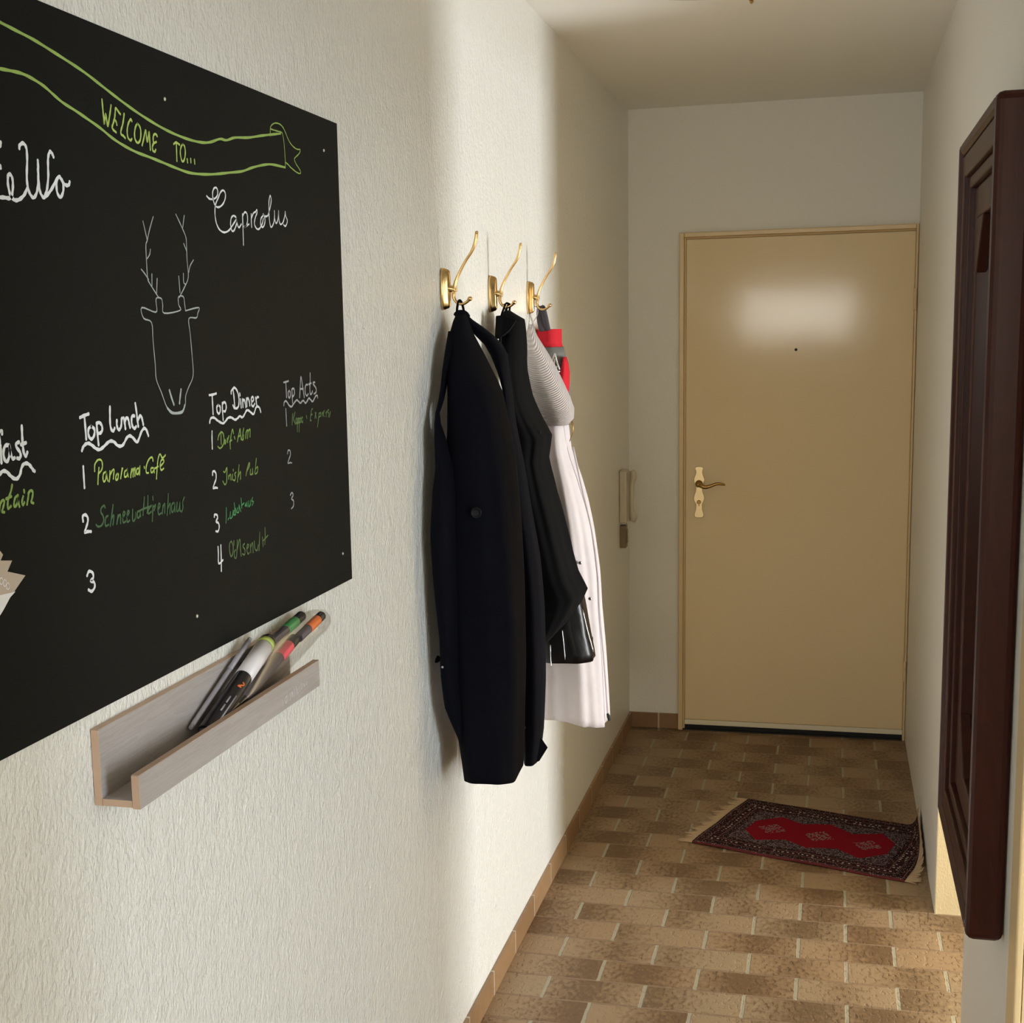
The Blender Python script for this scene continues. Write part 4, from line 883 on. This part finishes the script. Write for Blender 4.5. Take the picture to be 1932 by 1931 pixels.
HY = (2.937, 3.371, 3.815)
h0 = make_hook(HY[0], 'brass double coat hook nearest the chalkboard, holding the long navy coat')
for yh, lb in ((HY[1], 'brass double coat hook in the middle of the row, holding the black jackets'), (HY[2], 'brass double coat hook farthest from the camera, holding the pale jacket and red bag')):
    r = h0.copy(); col.objects.link(r); r.location = (XL, yh, 1.765); r['label'] = lb
    for ch in list(h0.children):
        c = ch.copy(); col.objects.link(c); c.parent = r

# ================================================================ GARMENTS
def interp_rows(rows, step=.02):
    out = []
    for i in range(len(rows) - 1):
        p0, p1, p2, p3 = (Vector(rows[max(i-1, 0)]), Vector(rows[i]), Vector(rows[i+1]), Vector(rows[min(i+2, len(rows)-1)]))
        k = max(1, int(abs(rows[i+1][0] - rows[i][0]) / step))
        for j in range(k):
            t = j / k; q = .5 * ((2*p1) + (p2-p0)*t + (2*p0-5*p1+4*p2-p3)*t*t + (3*p1-p0-3*p2+p3)*t**3)
            l = p1.lerp(p2, t); out.append(q * .5 + l * .5)
    out.append(Vector(rows[-1])); return out
def cloth_body(rows, folds=5, amp=.10, phase=0., n=64, p=.8, hem=None, drift=2.0, crease=.0, close_top=True):
    """hanging cloth: stacked closed sections (z, cx, cy, half depth, half width) with vertical folds"""
    bm = bmesh.new(); R = interp_rows([Vector(r) for r in rows]); zt, zb_ = R[0][0], R[-1][0]; rings = []
    for q in R:
        z, cx, cy, a, b = q; f = (zt - z) / (zt - zb_); ring = []
        for k in range(n):
            th = 2*math.pi*k/n; c, s = math.cos(th), math.sin(th)
            am = amp * min(1, f * 2.5)
            w = 1 - am * (.5 - .5*math.cos(folds*th + phase + drift*f)) - am*.5*(.5 - .5*math.cos((folds*2+1)*th + phase*2 - drift*1.7*f))
            w -= crease * max(0, math.sin(z*38 + th*2 + phase))**4
            x = cx + math.copysign(abs(c)**p, c) * a * w; y = cy + math.copysign(abs(s)**p, s) * b * w
            x = max(x, XL + .0025)
            zz = z
            if hem and f > .8: zz = z + hem(x - cx, y - cy) * (f - .8) / .2
            ring.append(bm.verts.new((x, y, zz)))
        rings.append(ring)
    for a_, b_ in zip(rings, rings[1:]):
        for k in range(n):
            f_ = bm.faces.new((a_[k], a_[(k+1) % n], b_[(k+1) % n], b_[k])); f_.smooth = True
    if close_top: bm.faces.new(rings[0][::-1])
    # hem turned inwards so that the cloth shows a thickness and a hollow below
    inner = [bm.verts.new((v.co.x*.92 + R[-1][1]*.08, v.co.y*.92 + R[-1][2]*.08, v.co.z)) for v in rings[-1]]
    up_ = [bm.verts.new((v.co.x, v.co.y, v.co.z + .05)) for v in inner]
    for k in range(n):
        bm.faces.new((rings[-1][k], rings[-1][(k+1) % n], inner[(k+1) % n], inner[k])); bm.faces.new((inner[k], inner[(k+1) % n], up_[(k+1) % n], up_[k]))
    bm.faces.new(up_)
    return bm
def loop_strap(bm, pts, w, t=.0012):
    add_tube(bm, pts, [w]*len(pts), 8, flat=1., smooth=5)

# --- long navy coat on the nearest hook
coat = thing('navy_coat', 'long dark navy wool coat hanging on the hook nearest the chalkboard', 'coat', (-.75, 2.937, 1.735))
obj('body', cloth_body(RINGS['coat_body'], 4, .065, .6, p=.72, hem=lambda dx, dy: .004*math.sin(dy*40)), M['navy'], coat)
sl = obj('sleeve', cloth_body(RINGS['coat_left_sleeve'], 2, .06, 1., n=40, p=.9), M['navy'], coat)
bm = bmesh.new(); add_tube(bm, [(-.800, 2.80, .990), (-.806, 2.803, .982), (-.811, 2.806, .977)], [.006, .005, .002], 8, flat=.5); obj('cuff_tab', bm, M['navy'], sl)
bm = bmesh.new(); add_lathe(bm, (-.775, 2.735, .985), 'y', [(.002, .0), (.0026, -.002), (.0018, -.0026)], 12); obj('cuff_button', bm, M['silver'], sl)
sr = obj('sleeve', cloth_body(RINGS['coat_right_sleeve'], 3, .08, 2., n=40, p=.8), M['navy'], coat)
bm = bmesh.new()
add_prism(bm, [(-.655, 3.055, .748), (-.638, 3.062, .750), (-.6215, 3.07, .721), (-.640, 3.062, .690), (-.658, 3.055, .688)], (0, -.004, 0)); obj('cuff_tab', bm, M['navy'], sr, bevel=.001)
bm = bmesh.new(); add_lathe(bm, (-.6655, 3.012, .782), 'y', [(.005, 0), (.005, -.003), (.003, -.0035)], 12); obj('cuff_button', bm, M['navy_trim'], sr)
# collar stand and hanger loop
bm = bmesh.new(); add_tube(bm, [(-.782, 2.925, 1.708), (-.776, 2.93, 1.713), (-.766, 2.94, 1.712), (-.760, 2.948, 1.705)], [.006, .008, .008, .006], 10, flat=.6); obj('collar', bm, M['navy'], coat)
bm = bmesh.new(); add_tube(bm, [(-.7810, 2.933, 1.708), (-.7800, 2.934, 1.726), (-.7770, 2.936, 1.7395), (-.7730, 2.938, 1.7395), (-.7690, 2.940, 1.728), (-.7660, 2.942, 1.708)], .0028, 8); obj('hanger_loop', bm, M['navy'], coat)
bm = bmesh.new(); add_lathe(bm, (-.7060, 2.7745, 1.305), 'y', [(.0105, .003), (.0115, -.001), (.0115, -.003), (.0095, -.0035), (.0085, -.002), (.004, -.002)], 24); obj('button', bm, M['navy_trim'], coat)
bm = bmesh.new(); add_tube(bm, [(-.668, 2.85, 1.66 - .02), (-.655, 2.80, 1.45), (-.642, 2.795, 1.2), (-.640, 2.80, .95), (-.645, 2.80, .74)], [.003, .004, .004, .004, .004], 6, flat=.6)
bm.free()

# --- black cloth jacket on the middle hook
jk = thing('black_jacket', 'black cloth jacket with folded collar on the middle hook, behind the navy coat', 'jacket', (-.76, 3.371, 1.735))
def jhem(dx, dy): return -.03 + .02 * math.sin(dy * 22 + .5)
obj('body', cloth_body(RINGS['jacket_body'], 5, .09, 2.2, p=.75, crease=.02), M['blackcloth'], jk)
bm = bmesh.new()
cpts = [(-.7860, 3.32, 1.712), (-.7640, 3.30, 1.713), (-.7350, 3.31, 1.7020), (-.7330, 3.31, 1.694), (-.7480, 3.295, 1.672), (-.7650, 3.285, 1.660), (-.7850, 3.30, 1.655)]
add_prism(bm, cpts, (0, -.006, 0)); obj('collar', bm, M['blackcloth'], jk, bevel=.0025)
bm = bmesh.new(); add_tube(bm, [(-.7330, 3.302, 1.7000), (-.7480, 3.287, 1.6760), (-.7650, 3.277, 1.6620)], [.0008]*3, 6); add_tube(bm, [(-.7650, 3.277, 1.6620), (-.7665, 3.280, 1.640), (-.7680, 3.283, 1.610), (-.7700, 3.285, 1.59)], [.0010]*4, 6); obj('collar_piping', bm, M['navy_trim'], jk)
bm = bmesh.new()
for a, b in (((-.7870, 3.355, 1.690), (-.7740, 3.371, 1.7415)), ((-.7700, 3.36, 1.712), (-.7680, 3.372, 1.7390)), ((-.7600, 3.36, 1.708), (-.7635, 3.374, 1.7390))):
    add_tube(bm, [a, ((a[0]+b[0])/2 - .002, (a[1]+b[1])/2, (a[2]+b[2])/2), b], .0026, 8)
add_tube(bm, [(-.7740, 3.371, 1.7415), (-.7700, 3.3715, 1.7425), (-.7635, 3.374, 1.7390)], .0026, 8); obj('hanger_loop', bm, M['blackcloth'], jk)
bm = bmesh.new(); add_lathe(bm, (-.6725, 3.262, 1.436), 'y', [(.004, .002), (.005, -.002), (.003, -.003)], 14); obj('button', bm, M['navy_trim'], jk)

# --- glossy black leather jacket under it
lj = thing('leather_jacket', 'glossy black leather jacket hanging behind the black cloth jacket', 'jacket', (-.74, 3.59, 1.56))
bm = bmesh.new(); add_tube(bm, [(-.7790, 3.375, 1.7405), (-.7830, 3.43, 1.70), (-.7900, 3.50, 1.63), (-.7950, 3.58, 1.565)], [.0016, .002, .003, .004], 8); obj('hanger_loop', bm, M['leather'], lj)
obj('body', cloth_body(RINGS['leather_body'], 4, .07, .3, p=.8, crease=.02), M['leather'], lj)
bm = bmesh.new(); add_tube(bm, [(-.6185, 3.53, .957), (-.6050, 3.527, .901), (-.5900, 3.527, .845)], [.0013, .0013, .0013], 8); obj('zipper', bm, M['chrome'], lj)
bm = bmesh.new(); add_tube(bm, [(-.6675, 3.502, .907), (-.6636, 3.500, .875), (-.6598, 3.500, .828)], [.0009, .0009, .0009], 8); obj('zipper', bm, M['chrome'], lj)
bm = bmesh.new(); add_tube(bm, [(-.6988, 3.500, .866), (-.6978, 3.498, .831), (-.6966, 3.498, .808)], [.0014, .0008, .0014], 8); obj('zip_pull', bm, M['chrome'], lj)

# --- pale jacket with ribbed hood on the farthest hook
wj = thing('pale_hooded_jacket', 'pale pinkish-white jacket with a ribbed hood on the farthest hook', 'jacket', (-.78, 3.815, 1.735))
obj('body', cloth_body(RINGS['white_body'], 7, .07, 1.1, p=.72, hem=lambda dx, dy: -.030*max(0, dx*9), n=80), M['white'], wj)
obj('hood', cloth_body(RINGS['hood'], 3, .05, .2, p=.85, n=48), M['hood'], wj)
bm = bmesh.new(); add_tube(bm, [(-.8080, 3.80, 1.685), (-.8095, 3.812, 1.712), (-.8050, 3.815, 1.7360), (-.7900, 3.815, 1.7415), (-.7860, 3.812, 1.722), (-.7980, 3.79, 1.692)], .0012, 8); obj('hanger_loop', bm, M['hood'], wj)
bm = bmesh.new()
zp = [(-.6855, 3.80, 1.36), (-.6600, 3.79, 1.25), (-.6345, 3.80, 1.13), (-.6190, 3.80, 1.01), (-.6140, 3.80, .90), (-.6040, 3.80, .78), (-.5970, 3.80, .68), (-.5920, 3.80, .600)]
add_tube(bm, [(x, y - .02, z) for x, y, z in zp], [.0028]*len(zp), 8); obj('front_zip', bm, M['white'], wj)
bm = bmesh.new(); add_tube(bm, [(-.5935, 3.776, .612), (-.5900, 3.775, .603), (-.5880, 3.775, .592)], [.003, .005, .0035], 8); obj('zip_pull', bm, M['black'], wj)
for (x, z) in ((-.6400, 1.053), (-.6140, .955)):
    bm = bmesh.new(); add_lathe(bm, (x - .012, 3.69, z), 'y', [(.004, .004), (.005, -.002), (.003, -.003)], 12); obj('snap_button', bm, M['chrome'], wj)
bm = bmesh.new(); add_tube(bm, [(-.6880, 3.77, 1.432), (-.6830, 3.765, 1.420), (-.6835, 3.765, 1.402), (-.6930, 3.77, 1.375)], [.002, .0022, .0016, .001], 8); obj('drawstring', bm, M['darkbrass'], wj)

# --- red and grey bag behind it
bg = thing('backpack', 'small red and grey backpack with a white emblem behind the pale jacket', 'bag', (-.77, 3.93, 1.74))
rb = RINGS['bag']
obj('top_cover', cloth_body(rb[:3], 3, .06, .4, n=40, p=.8), M['red'], bg)
body = [tuple(v) for v in rb[2:]]; body[0] = (body[0][0] - .0005, *body[0][1:])
obj('main_pocket', cloth_body(body, 2, .04, .4, n=48, p=.8), M['greycloth'], bg)
side = [(1.6020, -.7300, 3.912, .0030, .020), (1.5850, -.7290, 3.912, .0070, .030), (1.560, -.7300, 3.912, .0120, .036), (1.530, -.7350, 3.910, .0170, .040), (1.505, -.7400, 3.910, .0200, .040), (1.485, -.7450, 3.912, .0190, .038)]
obj('side_panel', cloth_body(side, 2, .03, 0, n=32, p=.9), M['red'], bg)
bm = bmesh.new()
def em(pts): 
    for (x0, z0), (x1, z1) in zip(pts, pts[1:]): add_tube(bm, [(x0, 3.868, z0), (x1, 3.868, z1)], [.0022, .0022], 6, smooth=0)
em([(-.7500, 1.613), (-.7600, 1.585), (-.7590, 1.568)]); em([(-.7500, 1.613), (-.7440, 1.588), (-.7370, 1.568)]); em([(-.7500, 1.598), (-.7530, 1.580), (-.7490, 1.568), (-.7440, 1.578)]); em([(-.7600, 1.560), (-.7360, 1.563)])
obj('emblem', bm, M['paper'], bg)['label'] = 'white pointed emblem above a short line'
bm = bmesh.new(); add_tube(bm, [(-.792, 3.90, 1.676), (-.7900, 3.86, 1.708), (-.7815, 3.825, 1.7345), (-.7745, 3.818, 1.7390), (-.7715, 3.83, 1.722), (-.7740, 3.87, 1.696), (-.7765, 3.90, 1.678)], .0034, 10, flat=2.6, updir=(1, 0, 0)); obj('carry_loop', bm, M['darkgrey'], bg)

# ================================================================ MIRROR ON THE RIGHT WALL
MX0, MX1, MY0, MY1, MZ0, MZ1 = .2450, XR - .0005, 2.492, 3.197, .585, 2.040
mi_ = thing('wall_mirror', 'tall mirror in a thick dark brown wooden frame on the right wall', 'mirror', (XR, 2.84, MZ0))
FW = .105
def frame_ring(bm, off, x0, x1, wdt):
    """rectangular ring inset by off, wdt wide, between depths x0 (front) and x1"""
    a, b, c, d = MY0 + off, MY1 - off, MZ0 + off, MZ1 - off
    add_box(bm, (x0, a, c), (x1, a + wdt, d)); add_box(bm, (x0, b - wdt, c), (x1, b, d))
    add_box(bm, (x0, a + wdt, c), (x1, b - wdt, c + wdt)); add_box(bm, (x0, a + wdt, d - wdt), (x1, b - wdt, d))
bm = bmesh.new(); frame_ring(bm, 0, MX0, MX1, .030); obj('outer_frame', bm, M['mirrorwood'], mi_, bevel=.0145)
bm = bmesh.new(); frame_ring(bm, .0305, MX0 + .007, MX1, .045); obj('frame_moulding', bm, M['mirrorwood'], mi_, bevel=.004)
bm = bmesh.new(); frame_ring(bm, .0760, MX0 + .016, MX1, .024); obj('frame_moulding', bm, M['mirrorwood'], mi_, bevel=.004)
bm = bmesh.new(); frame_ring(bm, .1005, MX0 + .027, MX1, .062)
i0 = .1625; cc = .11                                    # corner blocks make the opening eight-sided
for sy in (0, 1):
    for sz in (0, 1):
        y = MY0 + i0 if sy == 0 else MY1 - i0; z = MZ0 + i0 if sz == 0 else MZ1 - i0
        dy = cc if sy == 0 else -cc; dz = cc if sz == 0 else -cc
        add_prism(bm, [(MX0 + .027, y, z), (MX0 + .027, y + dy, z), (MX0 + .027, y, z + dz)], (.022, 0, 0))
obj('inner_frame', bm, M['mirrorwood'], mi_, bevel=.003)
box_obj('glass', (MX0 + .050, MY0 + .1626, MZ0 + .1626), (MX0 + .055, MY1 - .1626, MZ1 - .1626), M['glass_mirror'], mi_)

# ================================================================ INTERCOM, LAMP, RUG
ic = thing('intercom_phone', 'cream wall intercom handset in the corner left of the end door', 'intercom', (XL, 5.56, 1.0))
bm = bmesh.new(); add_box(bm, (XL + .0005, 5.505, .915), (XL + .030, 5.595, 1.125)); obj('base_unit', bm, M['plastic'], ic, bevel=.006)
bm = bmesh.new(); add_tube(bm, [(XL + .046, 5.55, 1.123), (XL + .052, 5.55, 1.10), (XL + .046, 5.55, 1.07), (XL + .044, 5.55, 1.0), (XL + .046, 5.55, .955), (XL + .051, 5.55, .935), (XL + .046, 5.55, .918)], [.010, .0155, .010, .009, .010, .0155, .010], 14, flat=1.2); obj('handset', bm, M['plastic'], ic)
bm = bmesh.new(); add_box(bm, (XL + .0005, 5.525, .812), (XL + .024, 5.578, .902)); add_box(bm, (XL + .024, 5.535, .83), (XL + .028, 5.568, .885)); obj('handset_shadow_block', bm, M['handset_shade'], ic, bevel=.003)['label'] = 'brown block standing in for the shadow below the handset'  # brown block built where only a shadow falls under the handset
bm = bmesh.new(); add_tube(bm, [(XL + .020, 5.55, .917), (XL + .026, 5.548, .908), (XL + .022, 5.55, .900)], [.002]*3, 8); obj('cord', bm, M['plastic'], ic)

LC = (-.290, 3.402)
lp = thing('ceiling_lamp', 'round opal glass ceiling lamp with a brass knob, cut off by the top edge', 'lamp', (*LC, ZC))
bm = bmesh.new(); add_lathe(bm, (*LC, ZC), 'z', [(.215, -.0005), (.215, -.022), (.205, -.028)], 48); obj('base_plate', bm, M['winframe'], lp)
bm = bmesh.new(); add_lathe(bm, (*LC, ZC), 'z', [(.21, -.028), (.233, -.045), (.237, -.062), (.231, -.078), (.205, -.088), (.15, -.096), (.07, -.101), (.0, -.102)], 64); obj('lamp_shade', bm, M['lampglass'], lp)
for k in range(3):
    a = math.radians(72.4 + 120*k); x, y = LC[0] + .262*math.cos(a), LC[1] + .262*math.sin(a)
    bm = bmesh.new(); add_tube(bm, [(LC[0] + .212*math.cos(a), LC[1] + .212*math.sin(a), ZC - .025), (x, y, ZC - .030), (x, y, ZC - .065)], [.003, .003, .003], 8); add_ball(bm, (x, y, ZC - .078), .0105); add_ball(bm, (x, y, ZC - .090), .005); obj('knob', bm, M['darkbrass'], lp)

# rug: length axis from the left end to the right wall, where its end rides up
A_, B_, Cc_ = Vector((-.2649, 4.912)), Vector((-.4207, 4.4397)), Vector((.2237, 4.2378))
U_ = (Cc_ - B_); LU = U_.length; U_.normalize(); V_ = (A_ - B_); LV = V_.length; V_.normalize()
rug = thing('oriental_rug', 'small red oriental rug with dark border and fringes on the tiles before the door', 'rug', (0, 4.57, 0))
XW = XR - .008
def rug_pt(u, v, h):
    """u along, v across (metres), h height above the floor side; bends up at the wall"""
    p = B_ + U_*u + V_*v; x, y, z = p.x, p.y, h + .0025*(1 + math.sin(u*19 + v*7)) * (.6 + .4*math.sin(v*23))
    ov = x - (XW - .034)
    if ov > 0:
        r = .045; t = min(ov / r, math.pi/2*.93); x = XW - .034 + r*math.sin(t) * .7; z += r*(1 - math.cos(t)) + max(0, ov - r*math.pi/2*.93) * .45
    return Vector((min(x, XR - .003), y, z))
RL = .69
def rug_grid(u0, u1, v0, v1, nu, nv, th=.007, edge=None):
    bm = bmesh.new(); uvl = bm.loops.layers.uv.new('UVMap')
    T = [[bm.verts.new(rug_pt(u0 + (u1-u0)*i/nu, v0 + (v1-v0)*j/nv, th)) for j in range(nv+1)] for i in range(nu+1)]
    Bt = [[bm.verts.new(rug_pt(u0 + (u1-u0)*i/nu, v0 + (v1-v0)*j/nv, .0006)) for j in range(nv+1)] for i in range(nu+1)]
    def face(vs, uvs):
        f = bm.faces.new(vs); f.smooth = True
        for l, q in zip(f.loops, uvs): l[uvl].uv = q
    g_ = lambda i, j: (u0 + (u1-u0)*i/nu, v0 + (v1-v0)*j/nv)
    for i in range(nu):
        for j in range(nv):
            q = [(i, j), (i+1, j), (i+1, j+1), (i, j+1)]
            face([T[a][b] for a, b in q], [g_(a, b) for a, b in q]); face([Bt[a][b] for a, b in q[::-1]], [g_(a, b) for a, b in q[::-1]])
    for i in range(nu):
        for j in (0, nv): face([T[i][j], Bt[i][j], Bt[i+1][j], T[i+1][j]], [g_(i, j), g_(i, j), g_(i+1, j), g_(i+1, j)])
    for j in range(nv):
        for i in (0, nu): face([T[i][j], Bt[i][j], Bt[i][j+1], T[i][j+1]], [g_(i, j), g_(i, j), g_(i, j+1), g_(i, j+1)])
    return bm
obj('pile', rug_grid(.001, RL, .006, LV - .006, 90, 30), M['rug'], rug)
obj('selvedge', rug_grid(.001, RL, .0, .0055, 60, 1, .006), M['redselv'], rug); obj('selvedge', rug_grid(.001, RL, LV - .0055, LV, 60, 1, .006), M['redselv'], rug)
for side_ in (0, 1):
    bm = bmesh.new(); nf = 96
    for k in range(nf):
        v = LV * (k + .5) / nf; ln = .047 + .012*math.sin(k*.55) + random.uniform(-.006, .006); jit = random.uniform(-.006, .006)
        if side_ == 0: c = [(-.0005, v, .003), (-ln*.5, v + jit*.5, .003), (-ln, v + jit, .001)]
        else: c = [(RL + .0005, v, .003), (RL + ln*.45, v + jit*.5, .003), (RL + ln*.9, v + jit, .001)]
        add_tube(bm, [rug_pt(*q) for q in c], [.0026, .0024, .0012], 5, smooth=2, updir=(0, 0, 1))
    f = obj('fringe', bm, M['fringe'], rug); f['kind'] = 'stuff'; f['label'] = 'tan cotton fringe'

# ================================================================ LIGHT
def area(name, loc, rot, sx, sy, power, color):
    l = bpy.data.lights.new(name, 'AREA'); l.shape = 'RECTANGLE'; l.size = sx; l.size_y = sy; l.energy = power; l.color = color
    o = bpy.data.objects.new(name, l); o.location = loc; o.rotation_euler = rot; col.objects.link(o); return o
area('daylight_side_window', (SX + .12, (W0 + W1)/2, (WZ0 + WZ1)/2), (0, math.radians(90), 0), WZ1 - WZ0, W1 - W0, P_SIDE, (.93, .97, 1.))
area('added_near_daylight', (SX + .12, (NW0 + NW1)/2, (NZ0 + NZ1)/2), (0, math.radians(90), 0), NZ1 - NZ0, NW1 - NW0, P_NEAR, (.80, .90, 1.))  # unseen source, added so daylight reaches the left wall
area('daylight_front_window', ((A0 + A1)/2, FY - .12, (AZ0 + AZ1)/2), (math.radians(90), 0, 0), A1 - A0, AZ1 - AZ0, P_FRONT, (1., .95, .84))
area('daylight_front_window_small', ((B0 + B1)/2, FY - .12, (BZ0 + BZ1)/2), (math.radians(90), 0, 0), B1 - B0, BZ1 - BZ0, P_FRONT*.3, (1., .95, .84))
w = bpy.data.worlds.new('daylight_sky'); bpy.context.scene.world = w; w.use_nodes = True
w.node_tree.nodes['Background'].inputs[0].default_value = (.75, .85, 1., 1); w.node_tree.nodes['Background'].inputs[1].default_value = .6

# ================================================================ CAMERA
cd = bpy.data.cameras.new('camera'); cam = bpy.data.objects.new('camera', cd); col.objects.link(cam)
cd.sensor_fit = 'HORIZONTAL'; cd.sensor_width = 36; cd.lens = 2637.143 * 36 / 1932
cd.shift_x = (966 - 863.78) / 1932; cd.shift_y = (1049.88 - 965.5) / 1932; cd.clip_start = .02
r_, u_, f_ = Vector((.96620346, .25688208, -.02150525)), Vector((-.01930985, .15531435, .98767636)), Vector((-.25705643, .95388105, -.15502562))
cam.matrix_world = Matrix(((r_.x, u_.x, -f_.x, 0), (r_.y, u_.y, -f_.y, 0), (r_.z, u_.z, -f_.z, CAMZ), (0, 0, 0, 1)))
sc_ = bpy.context.scene; sc_.camera = cam
sc_.view_settings.view_transform = 'Standard'; sc_.view_settings.look = 'None'; sc_.view_settings.gamma = 1; sc_.view_settings.exposure = EXPO
sc_.view_settings.use_curve_mapping = False
sc_.cycles.max_bounces = 10; sc_.cycles.diffuse_bounces = 6; sc_.cycles.caustics_reflective = False; sc_.cycles.caustics_refractive = False; sc_.cycles.sample_clamp_indirect = 4
sc_.cycles.use_denoising = True
for o in bpy.data.objects:
    if 'base' in o: del o['base']
